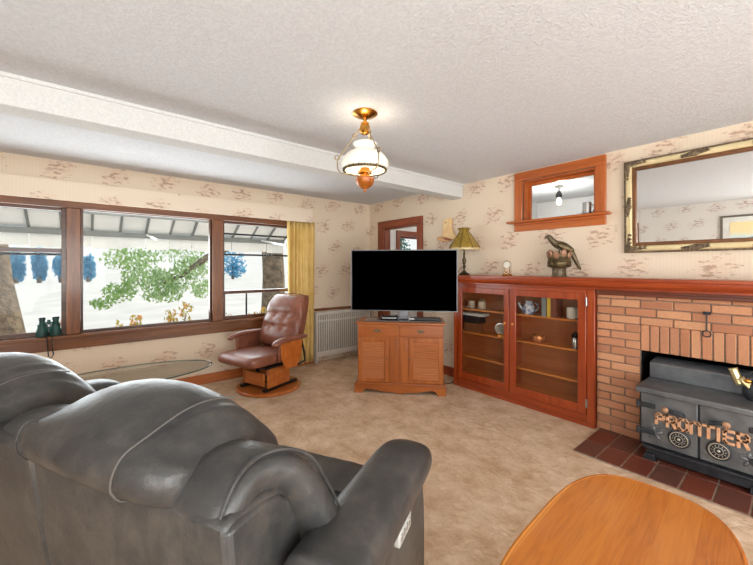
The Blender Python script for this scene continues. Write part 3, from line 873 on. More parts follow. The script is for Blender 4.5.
pr = thing('parrot_sculpture', 'bronze parrot sculpture perched on a footed pot on the mantel', 'sculpture', (3.12, -0.17, MZ))
M_PARROT = mat('weathered_bronze', (120, 104, 80), 0.45, 0.55, c2=(84, 74, 58), vs=26)
obj('foot', MB().lathe([(0.001, 0), (0.068, 0), (0.066, 0.01), (0.060, 0.02), (0.060, 0.075), (0.066, 0.085), (0.001, 0.085)], 28), M_PARROT, pr)
obj('bowl', MB().lathe([(0.066, 0.085), (0.098, 0.095), (0.104, 0.11), (0.100, 0.125), (0.104, 0.14), (0.098, 0.15), (0.094, 0.215), (0.086, 0.222), (0.001, 0.222)], 28), M_ANTIQUE, pr)
lv = MB()
for k in range(9):
    a = k * 2 * PI / 9
    lv.ball((0.09 * math.cos(a), 0.09 * math.sin(a), 0.20 + 0.015 * (k % 2)), (0.018, 0.03, 0.045), rot('Z', a) @ rot('Y', 0.3), 8, 6)
obj('leaf_cluster', lv, mat('pink_copper_patina', (176, 132, 106), 0.5, 0.35, c2=(130, 98, 70), vs=30), pr)
# parrot body (a continuous lofted form), head to the left, tail down to the right
pth = [((-0.112, 0, 0.385), .008), ((-0.100, 0, 0.388), .022), ((-0.080, 0, 0.372), .027), ((-0.062, 0, 0.342), .027), ((-0.03, 0, 0.312), .037), ((0.02, 0, 0.296), .045), ((0.07, 0, 0.275), .040), ((0.105, 0, 0.235), .03), ((0.135, 0, 0.175), .022), ((0.165, 0, 0.11), .016), ((0.19, 0, 0.06), .008)]
obj('parrot', MB().tube([p for p, r in pth], [r for p, r in pth], 14), M_PARROT, pr, sub=1)
obj('wing', MB().ball((0.045, -0.036, 0.278), (0.085, 0.014, 0.032), rot('Y', 0.45), 14, 8).ball((0.045, 0.036, 0.278), (0.085, 0.014, 0.032), rot('Y', 0.45), 14, 8), M_ANTIQUE, pr)
obj('beak', MB().tube([(-0.108, 0, 0.388), (-0.122, 0, 0.378), (-0.123, 0, 0.362)], [0.012, 0.009, 0.002], 8), M_PARROT, pr)
obj('claw', MB().cyl((-0.01, -0.02, 0.22), (0.0, -0.02, 0.28), 0.008, n=8), M_PARROT, pr)
obj('claw', MB().cyl((0.03, 0.02, 0.22), (0.03, 0.02, 0.27), 0.008, n=8), M_PARROT, pr)
pr.rotation_euler = (0, 0, math.radians(38))

# goose plaque on the wall
gp = thing('hanging_bird_plaque', 'cream bird wall plaque with a brown banded beak left of the lamp', 'wall plaque', (1.64, -0.006, 1.885))
M_CREAM = mat('cream_painted_wood', (246, 214, 160), 0.5, c2=(236, 192, 132), vs=10)
body = [(q[0] * 1.2 - 0.01, q[1]) for q in [(0.045, 0.158), (0.075, 0.14), (0.083, 0.10), (0.075, 0.05), (0.10, -0.02), (0.135, -0.085), (0.15, -0.115), (0.115, -0.13), (0.0, -0.12), (-0.05, -0.08), (-0.045, -0.02), (-0.03, 0.03), (-0.04, 0.07), (-0.03, 0.125), (0.01, 0.155)]]
obj('body', MB().prism(body, lambda a, b: (a, 0, b), lambda a, b: (a, -0.03, b)), M_CREAM, gp, bev=0.011, seg=3)
obj('beak', MB().ball((-0.03, -0.03, -0.115), (0.125, 0.02, 0.034), rot('Y', 0.16)), mat('tan_paint', (224, 176, 128), 0.5, c2=(206, 154, 106)), gp)
obj('stripe', MB().ball((0.03, -0.045, -0.118), (0.07, 0.010, 0.013), rot('Y', 0.22)), mat('rust_paint', (150, 84, 56), 0.5), gp)
obj('eye', MB().ball((0.0, -0.031, 0.10), 0.008), M_BRONZEF, gp)

# ------------------------------------------------------------------ things in the bookcase
def mug(name, label, loc, r, h, m, band=None, rz=0, handle=True):
    t = thing(name, label, 'mug' if handle else 'pot', loc, rz)
    obj('cup', MB().lathe([(0.001, 0), (r * .86, 0), (r, h * .15), (r, h), (r - .005, h), (r - .006, 0.012), (0.001, 0.010)], 24), m, t)
    if handle:
        obj('handle', MB().tube([(r * .96 + .7 * r * math.sin(a), 0, h * .5 + h * .32 * math.cos(a)) for a in [PI * k / 10 for k in range(11)]], 0.006, 8), m, t)
    if band:
        obj('emblem', MB().lathe([(r * 1.005, h * .25), (r * 1.012, h * .25), (r * 1.012, h * .75), (r * 1.005, h * .75)], 24) if False else emblem(r, h), band, t)
    return t
def emblem(r, h):
    mb = MB()
    rows = []
    for k in range(7):
        a = PI + 0.25 + (k / 6 - 0.5) * 1.1
        rows.append([((r + .001) * math.cos(a), (r + .001) * math.sin(a), h * .22), ((r + .001) * math.cos(a), (r + .001) * math.sin(a), h * .78)])
    mb.loft(rows, closed=False, caps=False)
    return mb
SH = (0.369, 0.649, 0.921)
M_POT = mat('stoneware', (206, 198, 184), 0.4, c2=(176, 164, 146), vs=20)
t = mug('stoneware_pot', 'pale stoneware pot on the top shelf nearest the television', (2.10, -0.12, SH[2]), 0.04, 0.085, M_POT, handle=False)
t = mug('stoneware_pot', 'pale stoneware pot holding a pink plant, second on the top left shelf', (2.24, -0.12, SH[2]), 0.042, 0.085, M_POT, handle=False)
obj('plant', MB().ball((0, 0, 0.095), (0.036, 0.036, 0.018)).ball((0.015, 0.01, 0.11), 0.015).ball((-0.015, 0, 0.108), 0.014), mat('pink_plant', (176, 120, 108), 0.7, c2=(120, 130, 90), vs=60), t)
mg = obj('magazine', MB().box(-0.16, -0.07, 0, 0.16, 0.07, 0.03), mat('white_paper', (226, 226, 224), 0.5, c2=(196, 200, 202), vs=20), bev=0.003)
mg.location = (2.13, -0.11, SH[1] + 0.19); mg.rotation_euler = (0, 0, -0.12)
tag(mg, 'white magazine lying on the black box in the bookcase', 'magazine')
bxo = obj('storage_box', MB().box(-0.085, -0.06, 0, 0.085, 0.06, 0.10), mat('brown_card', (134, 88, 58), 0.6, c2=(116, 74, 48)), bev=0.003)
bxo.location = (2.11, -0.105, SH[1]); tag(bxo, 'brown box on the middle left bookcase shelf under a black box', 'box')
bx2 = obj('storage_box', MB().box(-0.11, -0.065, 0, 0.11, 0.065, 0.088), mat('black_card', (32, 32, 36), 0.45), bev=0.003)
bx2.location = (2.13, -0.105, SH[1] + 0.101); tag(bx2, 'black box stacked on a brown box inside the bookcase', 'box')
dc = thing('desk_clock', 'round silver desk clock on the left bookcase shelf', 'clock', (2.485, -0.13, SH[1]), 0.55)
dk = MB().lathe([(0.001, 0), (0.062, 0), (0.066, 0.01), (0.062, 0.028), (0.052, 0.03), (0.001, 0.026)], 28); bmesh.ops.transform(dk.bm, matrix=Matrix.Translation((0, 0, 0.083)) @ rot('X', PI / 2), verts=dk.bm.verts)
obj('case', dk, M_STEEL, dc)
df = MB().lathe([(0.001, 0), (0.05, 0), (0.05, 0.002), (0.001, 0.002)], 28); bmesh.ops.transform(df.bm, matrix=Matrix.Translation((0, -0.0285, 0.083)) @ rot('X', PI / 2), verts=df.bm.verts)
obj('dial', df, mat('grey_dial', (120, 120, 118), 0.4, c2=(170, 168, 160), vs=40), dc)
obj('foot', MB().box(-0.035, -0.03, 0, 0.035, 0.02, 0.02), M_BRASS, dc, bev=0.003)
tp = thing('china_jug', 'blue and white china jug at the left of the top right shelf', 'jug', (2.80, -0.13, SH[2]), 0.5)
M_BLUEW = mat('blue_white_china', (226, 232, 238), 0.2, c2=(70, 100, 160), vs=34)
obj('body', MB().lathe([(0.001, 0), (0.04, 0), (0.062, 0.03), (0.064, 0.06), (0.048, 0.095), (0.034, 0.12), (0.036, 0.135), (0.03, 0.133), (0.001, 0.06)], 24), M_BLUEW, tp)
obj('handle', MB().tube([(0.055 + 0.034 * math.sin(a), 0, 0.075 + 0.04 * math.cos(a)) for a in [PI * k / 10 for k in range(11)]], 0.006, 8), M_BLUEW, tp)
obj('spout', MB().tube([(-0.055, 0, 0.05), (-0.085, 0, 0.08), (-0.095, 0, 0.115)], [0.016, 0.011, 0.008], 10), M_BLUEW, tp)
for (x, w, h, c, lab) in ((2.985, 0.042, 0.185, (128, 140, 146), 'grey-blue book standing on the top right bookcase shelf'),
                          (3.032, 0.030, 0.200, (224, 190, 60), 'yellow book standing between a grey and a brown book'),
                          (3.078, 0.048, 0.190, (120, 62, 42), 'brown book standing on the shelf beside a yellow book')):
    bk = thing('book', lab, 'book', (x, -0.12, SH[2]), 0, 'books on the top right shelf')
    obj('cover', MB().box(-w / 2, -0.075, 0, -w / 2 + 0.003, 0.07, h).box(w / 2 - 0.003, -0.075, 0, w / 2, 0.07, h).box(-w / 2 + 0.003, -0.075, 0, w / 2 - 0.003, -0.071, h), mat('book_cloth', c, 0.6), bk)
    obj('pages', MB().box(-w / 2 + 0.0035, -0.070, 0.004, w / 2 - 0.0035, 0.066, h - 0.006), M_WHITEC, bk)
mug('coffee_mug', 'white coffee mug with a dark emblem on the top right shelf', (3.215, -0.12, SH[2]), 0.046, 0.105, M_WHITEC, M_IRON, -0.5)
bw = thing('copper_bowl', 'small round copper bowl on the middle right bookcase shelf', 'bowl', (2.90, -0.13, SH[1]))
obj('bowl', MB().lathe([(0.001, 0), (0.04, 0), (0.058, 0.02), (0.062, 0.045), (0.055, 0.066), (0.03, 0.07), (0.001, 0.07)], 24), mat('hammered_copper', (216, 146, 96), 0.35, 0.5, c2=(186, 112, 70), vs=30), bw)
obj('rim', MB().tube([(0.05 * math.cos(a), 0.05 * math.sin(a), 0.069) for a in [2 * PI * k / 24 for k in range(24)]], 0.004, 6, loop=True), M_BRASS, bw)
pt = thing('pewter_jug', 'tall dark-handled pewter jug on the middle right bookcase shelf', 'jug', (3.25, -0.13, SH[1]), 0.3)
obj('body', MB().lathe([(0.001, 0), (0.032, 0), (0.034, 0.05), (0.028, 0.085), (0.02, 0.11), (0.022, 0.125), (0.001, 0.12)], 20), M_STEEL, pt)
obj('lid', MB().lathe([(0.034, 0.10), (0.036, 0.115), (0.022, 0.135), (0.006, 0.15), (0.001, 0.155)], 20), M_BLACK, pt)
obj('handle', MB().tube([(0.026 + 0.03 * math.sin(a), 0, 0.065 + 0.045 * math.cos(a)) for a in [PI * k / 10 for k in range(11)]], 0.006, 8), M_BLACK, pt)

# pewter mug on the small window's sill, kitchen ceiling lampholder
t = mug('pewter_mug', 'grey pewter mug on the sill of the small interior window', (3.285, 0.045, 1.903), 0.038, 0.118, mat('pewter', (168, 166, 162), 0.35, 0.6, c2=(148, 146, 142)), None, 0.5)
kb = thing('ceiling_bulb_holder', 'bare bulb in a black ceiling holder seen through the small window', 'light bulb', (2.62, 1.0, H))
obj('canopy', MB().lathe([(0.001, 0), (0.055, 0), (0.05, -0.02), (0.02, -0.03), (0.001, -0.03)], 20), M_WHITEC, kb)
obj('chain', MB().cyl((0, 0, -0.03), (0, 0, -0.075), 0.008, n=8), M_SILVER, kb)
obj('socket', MB().lathe([(0.001, -0.07), (0.02, -0.072), (0.038, -0.11), (0.04, -0.135), (0.028, -0.15), (0.001, -0.15)], 20), M_BLACK, kb)
M_BULB = glow('lit_bulb', (255, 246, 230), 1.6)
obj('bulb', MB().lathe([(0.014, -0.15), (0.03, -0.18), (0.033, -0.205), (0.024, -0.23), (0.002, -0.238)], 20), M_BULB, kb)

# ------------------------------------------------------------------ television stand, television and boxes
ANG = math.atan2(0.691, 0.732)
ts = thing('television_stand', 'honey maple cabinet with louvred doors standing across the corner', 'cabinet', (1.39, -1.31, 0), ANG)
def T(n, mb, m, par=ts, **k): return obj(n, mb, m, par, **k)
D = 0.42
T('top', MB().box(0.008, -0.012, 0.768, 1.002, D, 0.79), M_STX, bev=0.006)
T('body', MB().box(0.03, 0.012, 0.10, 0.05, D - 0.01, 0.768).box(0.96, 0.012, 0.10, 0.98, D - 0.01, 0.768).box(0.05, D - 0.03, 0.10, 0.96, D - 0.01, 0.768).box(0.05, 0.016, 0.1, 0.96, D - 0.03, 0.118), M_STZ, bev=0.003)
T('face_frame', MB().box(0.05, 0.006, 0.115, 0.96, 0.02, 0.768), M_STX)
for (x0, x1) in ((0.035, 0.486), (0.502, 0.976)):
    d = T('drawer', MB().box(x0, -0.006, 0.634, x1, 0.012, 0.762), M_STX, bev=0.006)
    c = (x0 + x1) / 2 - 0.005
    pl = MB()
    pl.prism([(-0.05, 0), (-0.03, 0.012), (-0.012, 0.01), (0, 0.022), (0.012, 0.01), (0.03, 0.012), (0.05, 0), (0.03, -0.012), (0.012, -0.01), (0, -0.018), (-0.012, -0.01), (-0.03, -0.012)],
             lambda a, b: (c + a, -0.006, 0.698 + b), lambda a, b: (c + a, -0.010, 0.698 + b))
    pl.tube([(c - 0.03, -0.008, 0.70), (c - 0.022, -0.024, 0.69), (c, -0.028, 0.685), (c + 0.022, -0.024, 0.69), (c + 0.03, -0.008, 0.70)], 0.004, 8)
    T('handle', pl, M_BRONZEF, d)
def louvre_door(x0, x1, knobx):
    sw_, z0, z1 = 0.048, 0.122, 0.622
    d = T('door', rectframe(MB(), x0, x1, z0, z1, sw_, -0.008, 0.012), M_STZ, bev=0.005)
    n = 15
    lm = MB()
    for k in range(n):
        z = z0 + sw_ + (z1 - z0 - 2 * sw_) * (k + 0.5) / n
        lm.prism([(0.014, 0.0145), (-0.012, -0.0085), (-0.011, -0.0125), (-0.006, -0.0135), (0.017, 0.0125)], lambda a, b: (x0 + sw_, a, z + b), lambda a, b: (x1 - sw_, a, z + b))
    T('louvres', lm, M_LOUV, d)
    T('knob', MB().ball((knobx, -0.016, 0.39), 0.009).cyl((knobx, -0.008, 0.39), (knobx, -0.014, 0.39), 0.004, n=8), M_BRONZEF, d)
louvre_door(0.035, 0.376, 0.36)
louvre_door(0.604, 0.976, 0.62)
for (x0, x1) in ((0.388, 0.486), (0.502, 0.594)):
    T('centre_panel', MB().box(x0, -0.004, 0.125, x1, 0.012, 0.62).box(x0 + 0.018, -0.009, 0.145, x1 - 0.018, 0.0, 0.60), M_STZ, bev=0.004)
T('base_moulding', MB().box(0.004, -0.016, 0.098, 1.002, D, 0.118), M_STX, bev=0.006)
skirt = [(-0.004, 0.098), (1.006, 0.098), (1.006, 0.0), (0.915, 0.0), (0.905, 0.028), (0.88, 0.048), (0.83, 0.052), (0.78, 0.045), (0.72, 0.03), (0.64, 0.022), (0.56, 0.018), (0.525, 0.008), (0.502, 0.004), (0.48, 0.008), (0.445, 0.018), (0.36, 0.022), (0.28, 0.03), (0.22, 0.045), (0.17, 0.052), (0.12, 0.048), (0.096, 0.028), (0.086, 0.0), (-0.004, 0.0)]
T('skirt', MB().prism(skirt, lambda a, b: (a, -0.02, b), lambda a, b: (a, 0.004, b)), M_STX, bev=0.003)
for x in (-0.004, 0.982):
    T('side_skirt', MB().prism([(0.004, 0), (0.08, 0), (0.10, 0.05), (0.32, 0.05), (0.34, 0), (D, 0), (D, 0.098), (0.004, 0.098)], lambda a, b: (x, a, b), lambda a, b: (x + 0.024, a, b)), M_STX, bev=0.003)

tv = thing('television', 'large black flat screen television on the honey maple cabinet', 'television', (1.39, -1.31, 0.79), ANG)
cxv = 0.536
y_ = 0.15
scr = obj('screen', MB().box(cxv - 0.600, y_ - 0.004, 0.118, cxv + 0.600, y_ + 0.004, 0.805), M_SCREEN, tv, smooth=0)
obj('bezel', rectframe(MB(), cxv - 0.609, cxv + 0.609, 0.108, 0.814, 0.010, y_ - 0.007, y_ + 0.010), M_SILVER, tv, bev=0.002)
obj('back_shell', MB().box(cxv - 0.605, y_ + 0.006, 0.112, cxv + 0.605, y_ + 0.035, 0.81).box(cxv - 0.30, y_ + 0.03, 0.14, cxv + 0.30, y_ + 0.07, 0.5), M_BLACK, tv, bev=0.01)
obj('neck', MB().box(cxv - 0.05, y_ + 0.0, 0.02, cxv + 0.05, y_ + 0.03, 0.13).cyl((cxv - 0.06, y_ + 0.01, 0.03), (cxv + 0.06, y_ + 0.01, 0.03), 0.02, n=16), M_SILVER, tv, bev=0.004)
obj('stand_base', MB().box(cxv - 0.43, 0.03, 0.001, cxv + 0.43, 0.30, 0.014), mat('smoked_base', (112, 104, 100), 0.12), tv, bev=0.006)
md = thing('media_box', 'small black media box on the cabinet below the television left half', 'media player', (1.39, -1.31, 0.805), ANG)
obj('case', MB().box(0.285, 0.075, 0.0, 0.475, 0.22, 0.045), M_BLACKG, md, bev=0.006)
obj('front_strip', MB().box(0.30, 0.0735, 0.016, 0.46, 0.0755, 0.03), M_STEEL, md)
sb = thing('sound_bar', 'slim black sound bar on the cabinet below the television right half', 'sound bar', (1.39, -1.31, 0.805), ANG)
obj('bar', MB().box(0.61, 0.05, 0.0, 0.955, 0.12, 0.036), M_BLACK, sb, bev=0.008)
obj('display', MB().box(0.61, 0.0485, 0.014, 0.665, 0.0505, 0.028), M_STEEL, sb)
pc_ = obj('power_cord', MB().tube([(1.88, -0.03, 0.30), (1.885, -0.05, 0.16), (1.89, -0.10, 0.05), (1.87, -0.18, 0.008), (1.90, -0.24, 0.008), (1.88, -0.30, 0.008), (1.80, -0.28, 0.008)], 0.005, 8), M_BLACK)
tag(pc_, 'thin black power cord on the carpet between cabinet and bookcase', 'cord')

# ------------------------------------------------------------------ pendant lamp
pl_ = thing('pendant_lamp', 'brass hanging lamp with fluted milk glass shade', 'lamp', (2.72, -2.197, H))
obj('canopy', MB().lathe([(0.001, 0), (0.083, 0), (0.085, -0.008), (0.07, -0.018), (0.05, -0.024), (0.03, -0.034), (0.001, -0.036)], 36), M_BRASS, pl_)
obj('stem', MB().lathe([(0.010, -0.03), (0.012, -0.06), (0.028, -0.068), (0.03, -0.085), (0.034, -0.09), (0.036, -0.125), (0.026, -0.14), (0.001, -0.145)], 24), M_BRASS, pl_)
def opal():
    t = NT('lit_milk_glass')
    t.b.inputs['Base Color'].default_value = rgb((252, 248, 236))
    t.b.inputs['Roughness'].default_value = 0.25
    t.b.inputs['Emission Color'].default_value = rgb((255, 240, 206))
    t.b.inputs['Emission Strength'].default_value = 0.04
    return t.m
M_OPAL = opal()
M_PALEB = mat('tarnished_brass', (176, 156, 122), 0.35, 0.7, c2=(140, 118, 86), vs=40)
shd = MB().lathe([(0.136, -0.385), (0.150, -0.372), (0.157, -0.35), (0.154, -0.325), (0.138, -0.298), (0.109, -0.272), (0.080, -0.256), (0.063, -0.246), (0.059, -0.235), (0.068, -0.222), (0.082, -0.207)], 48, flute=24, amp=0.008)
bmesh.ops.delete(shd.bm, geom=[f for f in shd.bm.faces if len(f.verts) > 4], context='FACES')
shade = obj('lamp_shade', shd, M_OPAL, pl_, solid=0.004, smooth=60)
gal = MB()
gal.lathe([(0.139, -0.394), (0.143, -0.394), (0.146, -0.374), (0.141, -0.374)], 48)
bmesh.ops.delete(gal.bm, geom=[f for f in gal.bm.faces if len(f.verts) > 4], context='FACES')
for k in range(48):
    a = 2 * PI * k / 48
    gal.cyl((0.144 * math.cos(a), 0.144 * math.sin(a), -0.392), (0.149 * math.cos(a), 0.149 * math.sin(a), -0.358), 0.004, 0.0025, n=6)
obj('gallery_ring', gal, M_ANTIQUE, shade)
obj('inner_diffuser', MB().lathe([(0.001, -0.365), (0.07, -0.375), (0.11, -0.385), (0.11, -0.378), (0.07, -0.33), (0.001, -0.30)], 32), glow('lit_diffuser', (255, 248, 226), 0.95), pl_)
obj('burner', MB().lathe([(0.001, -0.37), (0.03, -0.372), (0.032, -0.39), (0.046, -0.394), (0.046, -0.408), (0.03, -0.414), (0.034, -0.43), (0.001, -0.432)], 28), M_BRASS, pl_)
obj('font_urn', MB().lathe([(0.001, -0.43), (0.03, -0.43), (0.058, -0.436), (0.064, -0.446), (0.06, -0.47), (0.046, -0.492), (0.026, -0.506), (0.012, -0.512), (0.010, -0.52), (0.006, -0.53), (0.001, -0.538)], 32), mat('amber_wood_urn', (176, 100, 34), 0.3, 0.2, c2=(146, 76, 24), vs=20), pl_)
for k in range(3):
    a = math.radians(230 + 120 * k)
    ca_, sa_ = math.cos(a), math.sin(a)
    path = [(0.034, -0.105), (0.06, -0.14), (0.095, -0.19), (0.13, -0.24), (0.165, -0.285), (0.186, -0.315), (0.186, -0.345), (0.184, -0.375), (0.165, -0.402), (0.135, -0.41), (0.105, -0.408), (0.08, -0.416), (0.06, -0.425), (0.042, -0.405)]
    ar = obj('arm', MB().tube([(r * ca_, r * sa_, z) for r, z in path], 0.004, 8), M_PALEB, pl_)
    for (r, z, q) in ((0.186, -0.300, 0.016), (0.070, -0.15, 0.012)):
        ring = MB()
        ring.tube([((r + q * math.cos(b)) * ca_, (r + q * math.cos(b)) * sa_, z + q * math.sin(b)) for b in [2 * PI * j / 14 for j in range(14)]], 0.0035, 6, loop=True)
        obj('scroll', ring, M_PALEB, ar)

# ------------------------------------------------------------------ binoculars on the sill
bi = thing('binoculars', 'teal binoculars standing upright on the window sill', 'binoculars', (0.02, -3.915, 0.747), PI / 2)
for s in (-1, 1):
    b = obj('barrel', MB().lathe([(0.001, 0), (0.042, 0), (0.044, 0.01), (0.042, 0.05), (0.032, 0.085), (0.034, 0.115), (0.024, 0.12), (0.022, 0.15), (0.026, 0.152), (0.026, 0.172), (0.001, 0.168)], 20, (s * 0.048, 0, 0)), M_BINO, bi)
    obj('eyecup', MB().lathe([(0.022, 0.168), (0.027, 0.17), (0.027, 0.182), (0.018, 0.182), (0.001, 0.176)], 18, (s * 0.048, 0, 0)), M_BLACK, b)
obj('bridge', MB().box(-0.04, -0.014, 0.06, 0.04, 0.014, 0.085).box(-0.035, -0.012, 0.12, 0.035, 0.012, 0.135).cyl((0, 0, 0.05), (0, 0, 0.155), 0.013, n=14), M_BINO, bi, bev=0.003)
obj('focus_wheel', MB().cyl((0, 0, 0.092), (0, 0, 0.112), 0.018, n=18), M_STEEL, bi)
obj('strap', MB().tube([(0.03, -0.03, 0.05), (0.025, -0.055, 0.01), (0.022, -0.072, -0.06), (0.03, -0.064, -0.13), (0.035, -0.062, -0.17), (0.02, -0.062, -0.20), (0.0, -0.062, -0.18), (-0.005, -0.064, -0.10), (-0.01, -0.066, -0.02), (-0.02, -0.05, 0.02), (-0.03, -0.03, 0.05)], 0.005, 8), M_BLACK, bi)

# ------------------------------------------------------------------ glass coffee table by the window
gt = thing('glass_table', 'oval clear glass table standing below the picture window', 'table', (0.80, -3.36, 0))
N_ = 64
a_, b_ = 0.35, 0.69
oval = [(a_ * math.cos(2 * PI * k / N_), b_ * math.sin(2 * PI * k / N_)) for k in range(N_)]
obj('glass_top', MB().prism(oval, lambda a, b: (a, b, 0.441), lambda a, b: (a, b, 0.452)), M_TABLEG, gt, smooth=40)
obj('ground_edge', MB().tube([(p[0] * 1.0, p[1] * 1.0, 0.4465) for p in oval], 0.006, 6, loop=True), M_TABLEEDGE, gt)
for (x, y) in ((0.16, -0.40), (0.16, -0.12), (0.0, -0.40), (0.02, -0.14)):
    obj('leg', MB().tube([(x, y - .05, 0), (x * 0.9, y - .05, 0.2), (x * 1.05, y - .05, 0.441)], [0.02, 0.014, 0.02], 12), M_BRASS, gt)

# ------------------------------------------------------------------ oval oak coffee table
ct = thing('oak_coffee_table', 'oval honey oak coffee table in front of the hearth', 'coffee table', (4.223, -2.272, 0), 0.0575)
def superoval(a, b, n, z, N=72):
    r = []
    for k in range(N):
        t = 2 * PI * k / N
        c, s = math.cos(t), math.sin(t)
        r.append((a * math.copysign(abs(c) ** (2 / n), c), b * math.copysign(abs(s) ** (2 / n), s), z))
    return r
def oak():
    t = NT('honey_oak_planks')
    o = t.objc()
    s = t.n('ShaderNodeSeparateXYZ'); t.l(o, s.inputs[0])
    pk = t.math('FLOOR', t.math('DIVIDE', t.math('ADD', s.outputs[0], 1.0), 0.105))
    wn = t.n('ShaderNodeTexWhiteNoise', noise_dimensions='1D'); t.l(pk, wn.inputs['W'])
    cb = t.n('ShaderNodeCombineXYZ'); t.l(s.outputs[0], cb.inputs[0]); t.l(t.math('ADD', s.outputs[1], t.math('MULTIPLY', wn.outputs['Value'], 7.0)), cb.inputs[1])
    t.l(t.math('MULTIPLY', pk, 0.37), cb.inputs[2])
    v = t.mapping(cb.outputs[0], (8, 0.55, 1))
    n1 = t.noise(v, 2.0, 4, 0.55)
    rings = t.math('FRACT', t.math('MULTIPLY', n1, 7.0))
    rings = t.math('ABSOLUTE', t.math('SUBTRACT', rings, 0.5))
    n2 = t.noise(t.mapping(cb.outputs[0], (160, 5, 1)), 1.5, 3)
    f = t.math('ADD', t.math('MULTIPLY', rings, 0.9), t.math('MULTIPLY', n2, 0.5))
    c = t.ramp(f, [(0.05, rgb((112, 52, 12))), (0.28, rgb((160, 84, 24))), (0.85, rgb((184, 104, 34)))])
    c = t.mix(t.math('MULTIPLY', t.math('POWER', wn.outputs['Value'], 2.0), 0.75), c, rgb((214, 140, 60)))
    t.base(c)
    t.b.inputs['Roughness'].default_value = 0.25
    t.b.inputs['Coat Weight'].default_value = 0.25
    t.b.inputs['Coat Roughness'].default_value = 0.1
    return t.m
M_OAK = oak()
A, B_, NN = 0.295, 0.58, 3.03
rim = MB().loft([superoval(A - 0.012, B_ - 0.012, NN, 0.395), superoval(A, B_, NN, 0.402), superoval(A, B_, NN, 0.418), superoval(A - 0.004, B_ - 0.004, NN, 0.427), superoval(A - 0.012, B_ - 0.012, NN, 0.430), superoval(A - 0.018, B_ - 0.018, NN, 0.428), superoval(A - 0.020, B_ - 0.020, NN, 0.4295), superoval(0.01, 0.02, 2, 0.4295)])
obj('tabletop', rim, M_OAK, ct, smooth=30)
obj('apron', MB().loft([superoval(A * 0.8, B_ * 0.82, NN, 0.335), superoval(A * 0.8, B_ * 0.82, NN, 0.396)]), M_STX, ct)
for (x, y) in ((0.16, 0.34), (-0.16, 0.34), (0.16, -0.34), (-0.16, -0.34)):
    obj('leg', MB().lathe([(0.001, 0), (0.018, 0), (0.022, 0.02), (0.026, 0.10), (0.02, 0.12), (0.03, 0.15), (0.032, 0.22), (0.022, 0.25), (0.028, 0.27), (0.032, 0.345), (0.001, 0.345)], 16, (x, y, 0)), M_STZ, ct)

# ------------------------------------------------------------------ brown leather glider recliner by the window
rc = thing('recliner_chair', 'brown leather glider recliner on a round wooden base by the window', 'armchair', (0.60, -1.98, 0), math.atan2(-0.94, 0.34) + PI / 2)
rc.scale = (1.03, 1.03, 1.03)
# local: +x = chair's left-hand side when looking along its facing direction reversed; facing is -y
M_CHW = wood('chair_wood', (150, 74, 28), (180, 98, 40), (200, 120, 56), 'x', 0.8, 0.3, 0.3)
def disc(mb, r, z0, z1, n=48): return mb.lathe([(0.001, z0), (r - 0.01, z0), (r, z0 + 0.008), (r, z1 - 0.01), (r - 0.012, z1), (0.001, z1)], n)
obj('base_disc', disc(MB(), 0.355, 0.0, 0.032), M_CHW, rc)
obj('glide_frame', MB().box(-0.20, -0.24, 0.033, -0.16, 0.24, 0.065).box(0.16, -0.24, 0.033, 0.20, 0.24, 0.065).box(-0.2, -0.02, 0.033, 0.2, 0.02, 0.06).cyl((-0.13, -0.05, 0.06), (-0.13, -0.05, 0.30), 0.02, n=12).cyl((0.13, -0.05, 0.06), (0.13, -0.05, 0.30), 0.02, n=12).box(-0.25, -0.26, 0.285, 0.25, 0.22, 0.31), M_BLACK, rc, bev=0.003)
for s in (-1, 1):
    obj('glide_panel', MB().box(s * 0.19 - 0.014, -0.20, 0.066, s * 0.19 + 0.014, 0.12, 0.285), M_CHW, rc, bev=0.008)
obj('front_panel', MB().box(-0.15, -0.215, 0.08, 0.15, -0.19, 0.22), M_CHW, rc, bev=0.006)
def cushion(L0, L1, prof, puff=0.03, n=14, edge=0.06):
    """loft a closed (y,z) profile along x, pinched at both ends."""
    rings = []
    cyy = sum(p[0] for p in prof) / len(prof); czz = sum(p[1] for p in prof) / len(prof)
    for i in range(n + 1):
        t = i / n
        x = L0 + (L1 - L0) * t
        d = min(x - L0, L1 - x)
        k = 1.0 if d >= edge else math.sqrt(max(0, 1 - (1 - d / edge) ** 2)) * 0.35 + 0.65
        pf = 1 + puff * math.sin(PI * t)
        rings.append([(x, cyy + (y - cyy) * k * pf, czz + (z - czz) * k * pf) for y, z in prof])
    return MB().loft(rings)
seatp = [(-0.52, 0.345), (-0.545, 0.385), (-0.53, 0.43), (-0.47, 0.455), (-0.36, 0.452), (-0.2, 0.44), (0.0, 0.432), (0.10, 0.43), (0.12, 0.39), (0.10, 0.34), (-0.1, 0.325), (-0.4, 0.33)]
sc0 = obj('seat_cushion', cushion(-0.30, 0.30, [(a + 0.05 - (0.03 if a < -0.3 else 0) * 0, b) for a, b in seatp], 0.05), M_BROWNL, rc, sub=1)
